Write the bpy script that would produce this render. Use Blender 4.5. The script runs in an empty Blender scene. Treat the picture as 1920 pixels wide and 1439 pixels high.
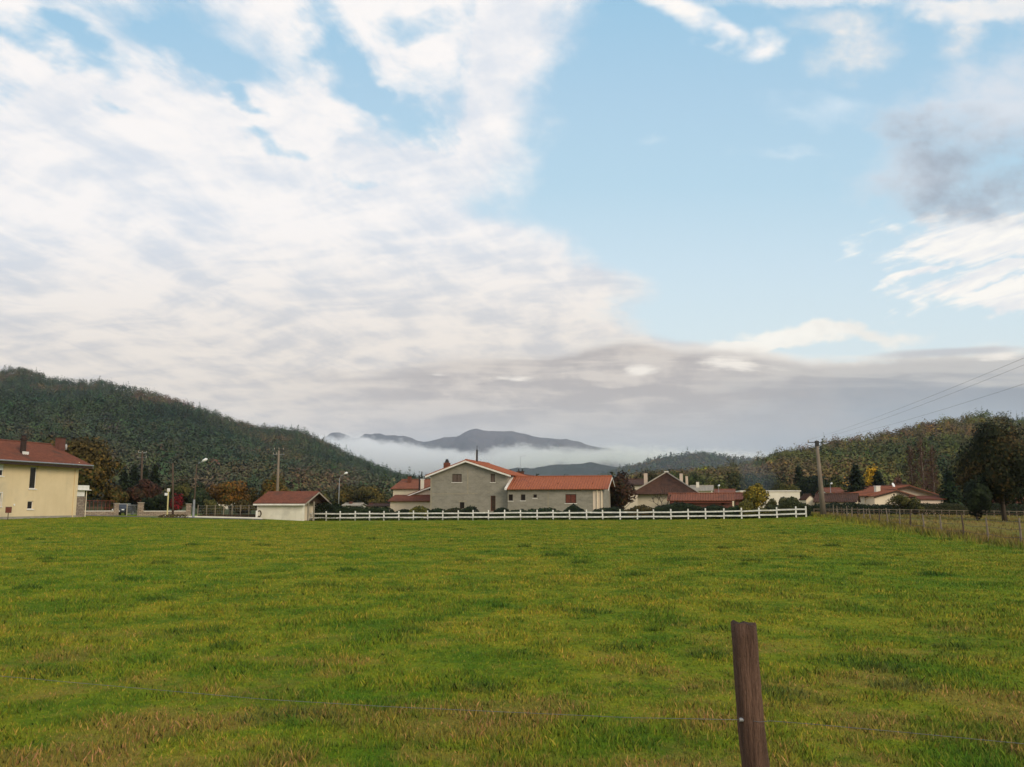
import bpy, math, random
import numpy as np
from mathutils import Vector

# ------------------------------------------------------------------ camera
S = bpy.context.scene
COL = S.collection
F_PX, HOR, CAMZ = 1600.0, 943.0, 2.0            # focal length in photo pixels, horizon row, eye height
TH = math.atan((HOR - 719.5) / F_PX)
cam_d = bpy.data.cameras.new('camera')
cam = bpy.data.objects.new('camera', cam_d)
COL.objects.link(cam)
cam_d.sensor_width = 36.0
cam_d.lens = F_PX / 1920.0 * 36.0
cam_d.clip_start = 0.1
cam_d.clip_end = 60000.0
cam.location = (0, 0, CAMZ)
cam.rotation_euler = (math.pi / 2 + TH, 0, 0)
S.camera = cam

def uv(px, py):
    """photo pixel -> (X/Y, (Z-CAMZ)/Y) of the sight line"""
    a = (px - 960.0) / F_PX
    b = (py - 719.5) / F_PX
    d = math.cos(TH) + b * math.sin(TH)
    return a / d, (math.sin(TH) - b * math.cos(TH)) / d

def at(px, py, Y):
    q, v = uv(px, py)
    return Vector((q * Y, Y, CAMZ + v * Y))

# ------------------------------------------------------------------ light, sky
SUN_EL, SUN_AZ = math.radians(24), math.radians(138)      # azimuth from +Y towards +X: behind the camera, right
sun_d = bpy.data.lights.new('sun', 'SUN')
sun = bpy.data.objects.new('sun', sun_d)
COL.objects.link(sun)
sun_d.energy = 2.1
sun_d.angle = math.radians(25)
sun_d.color = (1.0, 0.86, 0.66)
sdir = Vector((math.sin(SUN_AZ) * math.cos(SUN_EL), math.cos(SUN_AZ) * math.cos(SUN_EL), math.sin(SUN_EL)))
sun.rotation_euler = sdir.to_track_quat('Z', 'Y').to_euler()
S.view_settings.view_transform = 'Standard'
S.view_settings.look = 'None'
S.view_settings.exposure = 0.16
S.view_settings.gamma = 1.0
S.cycles.use_denoising = True
S.cycles.max_bounces = 16
S.cycles.diffuse_bounces = 3
S.cycles.volume_bounces = 16
S.cycles.transparent_max_bounces = 12

class N:
    """tiny expression builder for shader maths"""
    tree = None
    def __init__(self, s): self.s = s
    @staticmethod
    def m(op, *a, clamp=False):
        n = N.tree.nodes.new('ShaderNodeMath'); n.operation = op; n.use_clamp = clamp
        for i, x in enumerate(a):
            if isinstance(x, N): N.tree.links.new(x.s, n.inputs[i])
            else: n.inputs[i].default_value = x
        return N(n.outputs[0])
    def __add__(s, o): return N.m('ADD', s, o)
    __radd__ = __add__
    def __sub__(s, o): return N.m('SUBTRACT', s, o)
    def __rsub__(s, o): return N.m('SUBTRACT', o, s)
    def __mul__(s, o): return N.m('MULTIPLY', s, o)
    __rmul__ = __mul__
    def __truediv__(s, o): return N.m('DIVIDE', s, o)
def sstep(x, lo, hi):
    n = N.tree.nodes.new('ShaderNodeMapRange'); n.interpolation_type = 'SMOOTHSTEP'
    N.tree.links.new(x.s, n.inputs[0]); n.inputs[1].default_value = lo; n.inputs[2].default_value = hi
    return N(n.outputs[0])
def lstep(x, lo, hi, a=0.0, b=1.0):
    n = N.tree.nodes.new('ShaderNodeMapRange')
    N.tree.links.new(x.s, n.inputs[0]); n.inputs[1].default_value = lo; n.inputs[2].default_value = hi
    n.inputs[3].default_value = a; n.inputs[4].default_value = b
    return N(n.outputs[0])
def vec(x, y, z=0.0):
    n = N.tree.nodes.new('ShaderNodeCombineXYZ')
    for i, c in enumerate((x, y, z)):
        if isinstance(c, N): N.tree.links.new(c.s, n.inputs[i])
        else: n.inputs[i].default_value = c
    return n.outputs[0]
def noise(v, scale, detail=4.0, rough=0.5, dist=0.0):
    n = N.tree.nodes.new('ShaderNodeTexNoise')
    N.tree.links.new(v, n.inputs['Vector'])
    n.inputs['Scale'].default_value = scale; n.inputs['Detail'].default_value = detail
    n.inputs['Roughness'].default_value = rough; n.inputs['Distortion'].default_value = dist
    return N(n.outputs[0])
def mixc(f, a, b):
    n = N.tree.nodes.new('ShaderNodeMix'); n.data_type = 'RGBA'
    for k, x in ((0, f), (6, a), (7, b)):
        if isinstance(x, N): N.tree.links.new(x.s, n.inputs[k])
        elif isinstance(x, (tuple, list)): n.inputs[k].default_value = tuple(x) + (1,)
        elif isinstance(x, (int, float)): n.inputs[k].default_value = x
        else: N.tree.links.new(x, n.inputs[k])
    return N(n.outputs[2])
def curve(x, pts, x0, x1, y0, y1):
    """float curve through pts (x, y) given in real units"""
    n = N.tree.nodes.new('ShaderNodeFloatCurve')
    t = lstep(x, x0, x1)
    N.tree.links.new(t.s, n.inputs['Value'])
    c = n.mapping.curves[0]
    pp = [((a - x0) / (x1 - x0), (b - y0) / (y1 - y0)) for a, b in sorted(pts)]
    while len(c.points) < len(pp): c.points.new(0.5, 0.5)
    for p, (a, b) in zip(c.points, pp):
        p.location = (min(max(a, 0), 1), min(max(b, 0), 1)); p.handle_type = 'AUTO_CLAMPED'
    n.mapping.update()
    return N(n.outputs[0]) * (y1 - y0) + y0
def srgb(r, g, b):
    f = lambda c: c / 255 / 12.92 if c / 255 <= 0.04045 else ((c / 255 + 0.055) / 1.055) ** 2.4
    return (f(r), f(g), f(b))

SKY_STR = 0.1
world = bpy.data.worlds.new('World')
S.world = world
world.use_nodes = True
wt = world.node_tree
for n in list(wt.nodes): wt.nodes.remove(n)
N.tree = wt
tc = wt.nodes.new('ShaderNodeTexCoord')
sp = wt.nodes.new('ShaderNodeSeparateXYZ')
wt.links.new(tc.outputs['Generated'], sp.inputs[0])
dx, dy, dz = (N(o) for o in sp.outputs)
yy = N.m('MAXIMUM', N.m('ABSOLUTE', dy), 0.05)
U, V = dx / yy, dz / yy
def sc(r, g, b, k=1.0):
    c = srgb(r, g, b); return tuple(x * k / SKY_STR for x in c)
# warped coordinates give ragged cloud edges
zc = N.m('MAXIMUM', dz, 0.0) + 0.14
ca, sa = math.cos(math.radians(16)), math.sin(math.radians(16))
PX, PY = dx / zc, dy / zc
PA = PX * sa + PY * ca          # along the streaks
PB = PX * ca - PY * sa          # across them
cp = vec(PA * 0.55, PB, 0.0)
n_big = noise(cp, 0.9, 3.0, 0.5)
n_mid = noise(vec(PA * 0.75, PB * 1.1, 3.7), 4.4, 6.0, 0.6, 0.3)
n_fin = noise(vec(PA * 0.6, PB * 1.2, 9.1), 6.5, 5.0, 0.6, 0.4)
rip = noise(vec(PA * 2.4 + n_big * 2.0, PB * 0.75, 5.0), 3.2, 4.0, 0.55, 0.3)
n_uv = noise(vec(U, V * 1.5, 2.0), 9.0, 5.0, 0.6)

n_wa = noise(vec(U, V * 1.6, 11.0), 5.5, 4.0, 0.55)
n_wb = noise(vec(U, V * 1.6, 17.0), 6.0, 4.0, 0.55)
UW, VW = U + (n_wa - 0.5) * 0.16, V + (n_wb - 0.5) * 0.12
nish = wt.nodes.new('ShaderNodeTexSky')
nish.sky_type = 'NISHITA'; nish.sun_disc = False
nish.sun_elevation = SUN_EL; nish.sun_rotation = SUN_AZ
nish.air_density = 1.0; nish.dust_density = 1.5; nish.ozone_density = 1.5
ramp = wt.nodes.new('ShaderNodeValToRGB')
vv = lambda py: uv(960, py)[1]
wt.links.new(lstep(V, 0.0, 1.0).s, ramp.inputs[0])
els = [(vv(720), (228, 238, 238)), (vv(610), (216, 233, 239)), (vv(500), (204, 226, 238)), (vv(350), (182, 214, 232)), (vv(180), (170, 205, 228)), (vv(0), (152, 196, 224)), (1.0, (110, 165, 210))]
cr = ramp.color_ramp
while len(cr.elements) < len(els): cr.elements.new(0.5)
for e, (p, c) in zip(cr.elements, els):
    e.position = min(max(p, 0), 1); e.color = sc(*c) + (1,)
blue = mixc(0.08, ramp.outputs[0], nish.outputs[0])

# ---- left altocumulus sheet
E = lambda px, py: uv(px, py)
edge = [E(1160, -40), E(1135, 10), E(1085, 100), E(1050, 180), E(1025, 260), E(985, 330), E(980, 385), E(1095, 440), E(1150, 495), E(1235, 540), E(1190, 580), E(1230, 610), E(1400, 650), E(1700, 700)]
uE = curve(V, [(v, u) for u, v in edge], 0.0, 0.85, -0.2, 0.6)
ei = uE - U                                              # > 0 inside the sheet
ins = sstep(ei + (n_uv - 0.5) * 0.13 + (n_mid - 0.5) * 0.10, -0.012, 0.075)
# solid low, broken towards the top left
sol = curve(U, [(E(0, 0)[0], E(0, 260)[1]), (E(400, 0)[0], E(0, 330)[1]), (E(700, 0)[0], E(0, 380)[1]), (E(860, 0)[0], E(0, 330)[1]), (E(900, 0)[0], E(0, 150)[1]), (E(1000, 0)[0], E(0, -30)[1])], -0.75, 0.3, 0.0, 0.8)
open_ = sstep(V - sol, -0.05, 0.16)
body0 = n_big * 0.26 + n_mid * 0.72 + n_fin * 0.34 - 0.03
def blob(px, py, rx, ry, ang=0.0, wp=True):
    U, V = (UW, VW) if wp else (globals()['U'], globals()['V'])
    u0, v0 = uv(px, py); a, b = rx / F_PX, ry / F_PX
    c, s = math.cos(math.radians(ang)), math.sin(math.radians(ang))
    du, dv = U - u0, V - v0
    p = (du * c + dv * s) * (1 / a); q = (dv * c - du * s) * (1 / b)
    return N.m('SUBTRACT', 1.0, N.m('SQRT', p * p + q * q))
hh_ = None
for hb_ in [(110, 92, 150, 30, -28), (18, 205, 60, 46, -30), (370, 90, 130, 36, -24), (630, 80, 125, 40, -62), (800, 262, 80, 46, -35), (520, 268, 50, 18, -20), (760, 45, 50, 36, -30), (700, 185, 90, 24, -40), (235, 205, 70, 18, -35), (640, 340, 60, 16, -15), (480, 190, 70, 15, -30)]:
    x_ = blob(*hb_); hh_ = x_ if hh_ is None else N.m('MAXIMUM', hh_, x_)
body = body0 + 0.05 - sstep(hh_ + (n_uv - 0.5) * 1.6, -0.8, 0.8) * 0.21
densL = sstep(body + (1.0 - open_) * 0.34 - 0.615, -0.09, 0.17)
shadeL = (n_mid * 0.65 + rip * 0.55 + n_fin * 0.45)
brL = sstep(shadeL, 0.63, 0.96)
lowf = sstep(V, vv(760), vv(380))
c_hi = mixc(lowf, sc(238, 226, 213), sc(248, 243, 240))
c_lo = mixc(lowf, sc(204, 198, 195), sc(214, 220, 229))
colL = mixc(brL, c_lo, c_hi)
sky1 = mixc(ins * densL * 0.97, blue, colL)

# ---- separate clouds, upper right
warp = (n_uv - 0.5) * 2.0 + (n_mid - 0.5) * 0.8
def cloud(under, blobs, soft, hi, lo, k=1.0, w=1.0, lit=None):
    f = None
    for b in blobs:
        x = blob(*b); f = x if f is None else N.m('MAXIMUM', f, x)
    d = sstep(f + warp * w, -0.10, soft)
    l = lit if lit is not None else sstep(n_uv * 0.7 + n_mid * 0.5, 0.5, 0.75)
    return mixc(d * k, under, mixc(l, lo, hi))
sky2 = cloud(sky1, [(1500, -10, 330, 48, -3), (1830, 10, 260, 50, 0)], 0.7, sc(246, 240, 234), sc(214, 222, 230), 0.95)
sky2 = cloud(sky2, [(1255, 15, 140, 42, -30), (1335, 66, 60, 30, -30), (1405, 100, 50, 36, 15)], 0.9, sc(255, 248, 240), sc(228, 232, 238), 0.95, 0.8)
sky2 = cloud(sky2, [(1605, 82, 110, 75, 10), (1520, 50, 120, 40, 0), (1800, 75, 80, 60, 20)], 1.1, sc(252, 241, 230), sc(214, 220, 226), 0.92, 0.9)
sky2 = cloud(sky2, [(1500, 195, 110, 40, -8), (1210, 260, 40, 16, 0), (1480, 290, 90, 16, 0)], 1.2, sc(222, 232, 240), sc(205, 222, 234), 0.6)
# streaked fair cloud under the dark bank, streaks climbing to the right
c20, s20 = math.cos(math.radians(19)), math.sin(math.radians(19))
st = noise(vec((U * c20 + V * s20) * 4.0, (V * c20 - U * s20) * 22.0, 1.0), 2.2, 5.0, 0.6, 0.5)
fw = N.m('MAXIMUM', blob(1850, 445, 260, 75, 10), N.m('MAXIMUM', blob(1900, 520, 260, 26, 14), N.m('MAXIMUM', blob(1720, 530, 110, 16, 22), blob(1920, 565, 130, 28, 8))))
dw = sstep(fw + (st - 0.5) * 1.7 + (n_uv - 0.5) * 1.9, -0.10, 0.50)
sky3 = mixc(dw * 0.97, sky2, mixc(sstep(st + n_uv * 0.4, 0.55, 0.85), sc(232, 232, 234), sc(255, 250, 242)))
# dark bank
fd = N.m('MAXIMUM', blob(1890, 200, 290, 200, 30), N.m('MAXIMUM', blob(1740, 315, 250, 66, 4), blob(1880, 350, 190, 80, 0)))
dd = sstep(fd + (n_uv - 0.5) * 2.4 + (n_mid - 0.5) * 1.2 + (n_fin - 0.5) * 0.8, -0.12, 1.15)
dk = sstep(blob(1890, 325, 260, 100, 0) + (n_uv - 0.5) * 2.2 + (n_mid - 0.5) * 1.0, -0.3, 0.9)
sky3 = mixc(dd * 0.93, sky3, mixc(dk, sc(214, 220, 228), sc(158, 168, 182)))
# ---- low grey deck over the mountains
top = [E(-300, 705), E(350, 700), E(700, 682), E(900, 664), E(1000, 655), E(1100, 640), E(1180, 628), E(1260, 640), E(1400, 652), E(1540, 668), E(1650, 662), E(1760, 652), E(1920, 645), E(2300, 640)]
vT = curve(U, top, -0.8, 0.9, 0.0, 0.3)
lens = noise(vec(U * 3.2, V * 26.0, 4.0), 2.4, 4.0, 0.55, 0.4)
low = sstep(vT - V + (lens - 0.5) * 0.030 + (n_uv - 0.5) * 0.020, -0.004, 0.016)
gr = sstep(U * 0.9 - V * 0.6 + (n_uv - 0.5) * 0.4 + (lens - 0.5) * 0.25, 0.02, 0.42)
mud = mixc(sstep(lens + (n_uv - 0.5) * 0.9 + (n_fin - 0.5) * 0.3, 0.34, 0.68), sc(180, 172, 169), sc(216, 205, 195))
mudl = mixc(sstep(V, vv(880), vv(730)), sc(190, 190, 191), mud)
grey = mixc(sstep(V + (n_uv - 0.5) * 0.05, vv(800), vv(715)), sc(155, 163, 172), mixc(sstep(V + (lens - 0.5) * 0.06, vv(735), vv(690)), sc(141, 146, 155), sc(194, 190, 186)))
colD = mixc(gr, mudl, grey)
fringe = sstep(vT - V + (n_uv - 0.5) * 0.03, 0.018, 0.000)
colD = mixc(fringe * 0.85 * sstep(U, -0.12, 0.12), colD, sc(255, 247, 235))
bank = sky3
pale = cloud(bank, [(1560, 632, 190, 22, 0), (1430, 648, 160, 16, 0)], 0.6, sc(255, 250, 240), sc(240, 236, 228), 0.95, 0.7)
wfade = sstep(U, -0.36, -0.05) * 0.9 + 0.1
sky4 = mixc(low * wfade, pale, colD)
wl = N.m('MAXIMUM', blob(1362, 684, 80, 13, -3, 0), N.m('MAXIMUM', blob(1200, 695, 40, 10, -3, 0), N.m('MAXIMUM', blob(968, 712, 60, 9, -3, 0) - 0.25, N.m('MAXIMUM', blob(818, 704, 46, 8, -3, 0) - 0.25, blob(1880, 666, 80, 13, 2, 0)))))
sky4 = mixc(sstep(wl + (lens - 0.5) * 3.6 + (n_uv - 0.5) * 2.6, -0.1, 0.9) * 0.85, sky4, sc(253, 244, 232))
# a dark streak of cloud above the right hill
sl = blob(1790, 660, 170, 11, 3, 0)
sky4 = mixc(sstep(sl + (n_uv - 0.5) * 0.9, -0.1, 0.7) * 0.8, sky4, sc(186, 186, 190))
# below the horizon: dull ground tone (never seen)
final = mixc(sstep(dz, -0.05, 0.0), sc(60, 70, 40), sky4)
# behind the viewer: plain broken cloud, no mirrored copy
behind = mixc(sstep(body, 0.55, 0.70), blue, mixc(brL, sc(214, 220, 232), sc(255, 245, 232)))
final = mixc(sstep(dy, -0.05, 0.12), behind, final)
bg = wt.nodes.new('ShaderNodeBackground')
bg.inputs[1].default_value = SKY_STR
wt.links.new(final.s, bg.inputs[0])
wo = wt.nodes.new('ShaderNodeOutputWorld')
wt.links.new(bg.outputs[0], wo.inputs[0])

# ------------------------------------------------------------------ helpers
rng = np.random.default_rng(7)
random.seed(7)

_perm = np.random.default_rng(3).random((256, 256))
def vnoise(x, y):
    x = np.asarray(x, float); y = np.asarray(y, float)
    xi = np.floor(x).astype(int); yi = np.floor(y).astype(int)
    fx = x - xi; fy = y - yi
    fx = fx * fx * (3 - 2 * fx); fy = fy * fy * (3 - 2 * fy)
    g = lambda a, b: _perm[a & 255, b & 255]
    return (g(xi, yi) * (1 - fx) + g(xi + 1, yi) * fx) * (1 - fy) + (g(xi, yi + 1) * (1 - fx) + g(xi + 1, yi + 1) * fx) * fy
def fbm(x, y, o=4):
    s = 0; a = 0.5; t = 0
    for i in range(o):
        s = s + a * vnoise(np.asarray(x) * 2 ** i + i * 17.3, np.asarray(y) * 2 ** i + i * 9.1); t += a; a *= 0.5
    return s / t                                         # 0..1
def smooth(x, a, b):
    t = np.clip((np.asarray(x, float) - a) / (b - a), 0, 1); return t * t * (3 - 2 * t)

QZ = ([-1.2, -.7, -.5, -.45, -.3, -.25, -.23, 0, .15, .27, .345, .45, .6, 1.2],
      [.5, .5, .45, .35, .05, -.2, -.3, -.1, 0, .18, .42, .35, .12, .1])
def gz(x, y):
    x = np.asarray(x, float); y = np.asarray(y, float)
    q = x / np.maximum(y, 20)
    z = np.interp(q, *QZ) * smooth(y, 38, 92) * (1 - 0.7 * smooth(y, 150, 400))
    z = z + (fbm(x / 7.0, y / 7.0, 2) - 0.5) * 0.12 * (1 - smooth(y, 60, 95))
    return z
def G(x, y): return float(gz(x, y))

def tag(o, label=None, cat=None, group=None, kind=None):
    if label: o['label'] = label
    if cat: o['category'] = cat
    if group: o['group'] = group
    if kind: o['kind'] = kind
    return o
def link(name, me, material=None, parent=None):
    o = bpy.data.objects.new(name, me); COL.objects.link(o)
    if material is not None: me.materials.append(material)
    if parent is not None: o.parent = parent
    return o
def empty(name, loc, rz=0.0, label=None, cat=None, group=None):
    o = bpy.data.objects.new(name, None); COL.objects.link(o)
    o.empty_display_size = 0.5
    o.location = loc; o.rotation_euler = (0, 0, rz)
    return tag(o, label, cat, group)
def copy_tree(o, parent=None):
    c = o.copy(); COL.objects.link(c); c.parent = parent
    for ch in [x for x in bpy.data.objects if x.parent == o]: copy_tree(ch, c)
    return c

def quad_mesh(name, verts, nper=4, tint=None, cn=None):
    """verts (n*nper, 3): one polygon per nper consecutive vertices"""
    me = bpy.data.meshes.new(name)
    nv = len(verts); nf = nv // nper
    me.vertices.add(nv); me.vertices.foreach_set('co', np.ascontiguousarray(verts, np.float32).ravel())
    me.loops.add(nv); me.loops.foreach_set('vertex_index', np.arange(nv, dtype=np.int32))
    me.polygons.add(nf); me.polygons.foreach_set('loop_start', np.arange(0, nv, nper, dtype=np.int32))
    try: me.polygons.foreach_set('loop_total', np.full(nf, nper, np.int32))
    except Exception: pass
    if tint is not None:
        a = me.color_attributes.new('tint', 'FLOAT_COLOR', 'POINT')
        c = np.ones((nv, 4), np.float32); c[:, :3] = np.repeat(tint, nper, axis=0)
        a.data.foreach_set('color', c.ravel())
    if cn is not None:
        a = me.attributes.new('crown_normal', 'FLOAT_VECTOR', 'POINT')
        a.data.foreach_set('vector', np.repeat(cn, nper, axis=0).astype(np.float32).ravel())
    me.update(); return me
def grid_mesh(name, P, smooth_=True):
    """P (r, c, 3)"""
    r, c = P.shape[:2]
    me = bpy.data.meshes.new(name)
    me.vertices.add(r * c); me.vertices.foreach_set('co', np.ascontiguousarray(P, np.float32).ravel())
    i = np.arange(r * c).reshape(r, c)
    f = np.stack([i[:-1, :-1], i[:-1, 1:], i[1:, 1:], i[1:, :-1]], -1).reshape(-1, 4).astype(np.int32)
    me.loops.add(f.size); me.loops.foreach_set('vertex_index', f.ravel())
    me.polygons.add(len(f)); me.polygons.foreach_set('loop_start', np.arange(0, f.size, 4, dtype=np.int32))
    me.polygons.foreach_set('use_smooth', np.full(len(f), smooth_))
    me.update(); return me

class MB:
    def __init__(s): s.v = []; s.f = []
    def add(s, v, f):
        o = len(s.v); s.v += [tuple(p) for p in v]; s.f += [tuple(i + o for i in q) for q in f]; return s
    def box(s, x0, x1, y0, y1, z0, z1):
        return s.add([(x0, y0, z0), (x1, y0, z0), (x1, y1, z0), (x0, y1, z0), (x0, y0, z1), (x1, y0, z1), (x1, y1, z1), (x0, y1, z1)],
                     [(0, 3, 2, 1), (4, 5, 6, 7), (0, 1, 5, 4), (1, 2, 6, 5), (2, 3, 7, 6), (3, 0, 4, 7)])
    def bar(s, a, b, w, h, up=(0, 0, 1)):
        a, b = Vector(a), Vector(b); d = (b - a).normalized(); u = Vector(up)
        r = d.cross(u)
        if r.length < 1e-4: r = d.cross(Vector((1, 0, 0)))
        r.normalize(); u = r.cross(d)
        q = [(-w / 2, -h / 2), (w / 2, -h / 2), (w / 2, h / 2), (-w / 2, h / 2)]
        return s.add([a + r * x + u * y for x, y in q] + [b + r * x + u * y for x, y in q],
                     [(3, 2, 1, 0), (4, 5, 6, 7), (0, 1, 5, 4), (1, 2, 6, 5), (2, 3, 7, 6), (3, 0, 4, 7)])
    def tube(s, pts, rad, n=8, cap=True):
        pts = [Vector(p) for p in pts]; o = []; f = []
        if not hasattr(rad, '__len__'): rad = [rad] * len(pts)
        for i, p in enumerate(pts):
            d = (pts[min(i + 1, len(pts) - 1)] - pts[max(i - 1, 0)]).normalized()
            r = d.cross(Vector((0, 0, 1)) if abs(d.z) < 0.9 else Vector((1, 0, 0))).normalized(); u = r.cross(d)
            for k in range(n):
                t = 2 * math.pi * k / n; o.append(p + (r * math.cos(t) + u * math.sin(t)) * rad[i])
        for i in range(len(pts) - 1):
            for k in range(n):
                f.append((i * n + k, i * n + (k + 1) % n, (i + 1) * n + (k + 1) % n, (i + 1) * n + k))
        if cap: f.append(tuple(range(n))[::-1]); f.append(tuple((len(pts) - 1) * n + k for k in range(n)))
        return s.add(o, f)
    def poly(s, pts): return s.add(pts, [tuple(range(len(pts)))])
    def prism(s, pts, d):
        """flat outline pts pushed by vector d"""
        n = len(pts); a = [Vector(p) for p in pts]; b = [p + Vector(d) for p in a]
        return s.add(a + b, [tuple(range(n))[::-1], tuple(range(n, 2 * n))] + [(i, (i + 1) % n, (i + 1) % n + n, i + n) for i in range(n)])
    def build(s, name, material, parent=None, smooth_=False, bevel=0.0):
        me = bpy.data.meshes.new(name); me.from_pydata([tuple(v) for v in s.v], [], s.f); me.update()
        if smooth_: me.polygons.foreach_set('use_smooth', [True] * len(me.polygons))
        o = link(name, me, material, parent)
        if bevel:
            b = o.modifiers.new('bevel', 'BEVEL'); b.width = bevel; b.segments = 2; b.limit_method = 'ANGLE'
        return o

# ------------------------------------------------------------------ materials
def newmat(name):
    m = bpy.data.materials.new(name); m.use_nodes = True
    t = m.node_tree; N.tree = t
    b = t.nodes['Principled BSDF']
    b.inputs['Specular IOR Level'].default_value = 0.25
    return m, t, b
def texco(kind='Object'):
    if kind == 'World':
        return N.tree.nodes.new('ShaderNodeNewGeometry').outputs['Position']
    return N.tree.nodes.new('ShaderNodeTexCoord').outputs[kind]
def smap(v, sx, sy, sz):
    n = N.tree.nodes.new('ShaderNodeMapping'); N.tree.links.new(v, n.inputs[0]); n.inputs['Scale'].default_value = (sx, sy, sz)
    return n.outputs[0]
def bump(b, h, strength, dist):
    n = N.tree.nodes.new('ShaderNodeBump'); n.inputs['Strength'].default_value = strength; n.inputs['Distance'].default_value = dist
    N.tree.links.new(h.s, n.inputs['Height']); N.tree.links.new(n.outputs[0], b.inputs['Normal'])
def pm(name, c1, c2, scale=2.0, rough=0.85, bmp=0.0, bd=0.02, stretch=(1, 1, 1), detail=5, lo=0.3, hi=0.7, c3=None, s3=0.3, metal=0.0, grain=0.0, streak=0.0):
    m, t, b = newmat(name)
    v = smap(texco(), *stretch)
    n1 = noise(v, scale, detail, 0.6)
    c = mixc(sstep(n1, lo, hi), c1, c2)
    if c3: c = mixc(sstep(noise(v, s3, 4, 0.6), 0.5, 0.72), c, c3)
    if grain: c = mixc(sstep(noise(texco(), grain, 2, .7), .35, .65) * .45, c, tuple(x * .45 for x in c1))
    if streak: c = mixc(sstep(noise(smap(texco(), 1, 1, .10), streak, 4, .65), .50, .80) * .16, c, tuple(x * .62 for x in c1))
    t.links.new(c.s, b.inputs['Base Color'])
    b.inputs['Roughness'].default_value = rough; b.inputs['Metallic'].default_value = metal
    if bmp: bump(b, noise(v, scale * 4, 4, 0.6), bmp, bd)
    return m

M = {}
M['render_yellow'] = pm('yellow_render', (.64, .50, .30), (.72, .57, .35), .35, .9, .3, .01, c3=(.56, .46, .30), s3=.25, streak=1.6)
M['render_cream'] = pm('cream_render', (.62, .53, .39), (.72, .62, .47), .5, .9, .3, .01, streak=1.6)
M['render_white'] = pm('white_render', (.66, .61, .50), (.76, .71, .60), .5, .9, .2, .01, c3=(.58, .54, .45), s3=.4, streak=1.6)
M['render_pink'] = pm('pinkish_render', (.60, .48, .37), (.68, .55, .43), .5, .9, .3, .01, streak=1.6)
M['white_paint'] = pm('white_paint', (.80, .78, .74), (.70, .68, .62), 2.5, .6, c3=(.55, .53, .46), s3=1.2, grain=3.0)
M['white_trim'] = pm('white_trim', (.78, .74, .68), (.66, .62, .56), 1.5, .7)
M['tile_new'] = pm('new_clay_tile', (.38, .118, .052), (.30, .092, .042), 3.0, .8, .4, .02, c3=(.25, .075, .042), s3=.5, grain=4.5)
M['tile_old'] = pm('old_clay_tile', (.20, .066, .036), (.13, .046, .027), 2.2, .85, .4, .02, c3=(.085, .045, .030), s3=.5, grain=4.5)
M['tile_mid'] = pm('weathered_clay_tile', (.25, .088, .046), (.175, .062, .034), 2.2, .85, .4, .02, c3=(.13, .055, .036), s3=.5, grain=4.5)
M['tile_brown'] = pm('brown_tile', (.10, .048, .030), (.060, .030, .020), 2.0, .9, .4, .02, c3=(.045, .028, .02), s3=.5, grain=4.5)
M['flue_dark'] = pm('sooty_flue', (.05, .028, .022), (.03, .02, .017), 4.0, .8)
M['wood_dark'] = pm('dark_timber', (.055, .033, .020), (.035, .022, .015), 3.0, .8, .2, .01)
M['wood_shutter'] = pm('grey_brown_shutter', (.13, .095, .075), (.10, .07, .055), 6.0, .7, stretch=(1, 1, 6))
M['wood_red'] = pm('red_brown_timber', (.16, .045, .028), (.10, .03, .02), 4.0, .8)
M['brick'] = pm('brick', (.15, .062, .045), (.10, .042, .032), 5.0, .9, .4, .01)
M['concrete'] = pm('concrete', (.34, .30, .24), (.27, .24, .19), 2.0, .9, .3, .01)
M['concrete_pole'] = pm('pole_concrete', (.23, .185, .14), (.17, .135, .10), 1.5, .9, .3, .01, stretch=(1, 1, .3))
M['wood_pole'] = pm('wooden_pole', (.10, .066, .045), (.07, .048, .034), 3.0, .9, .3, .01, stretch=(1, 1, .2))
M['metal_grey'] = pm('galvanised_metal', (.30, .31, .32), (.22, .23, .24), 2.0, .5, metal=.3)
M['metal_dark'] = pm('dark_metal', (.035, .033, .032), (.02, .02, .02), 4.0, .5, metal=.2)
M['yellow_paint'] = pm('faded_yellow_paint', (.60, .52, .22), (.50, .44, .2), 3.0, .6)
M['lamp_white'] = pm('lamp_shell', (.80, .80, .78), (.72, .72, .70), 3.0, .4)
M['black'] = pm('black_rubber', (.012, .012, .012), (.02, .02, .02), 4.0, .8)
def glass_mat():
    m, t, b = newmat('window_glass')
    b.inputs['Base Color'].default_value = (.018, .017, .018, 1); b.inputs['Roughness'].default_value = .12
    b.inputs['Specular IOR Level'].default_value = .5
    return m
M['glass'] = glass_mat()
M['inside'] = pm('dark_interior', (.012, .009, .007), (.02, .015, .012), 1.0, .95)

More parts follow.
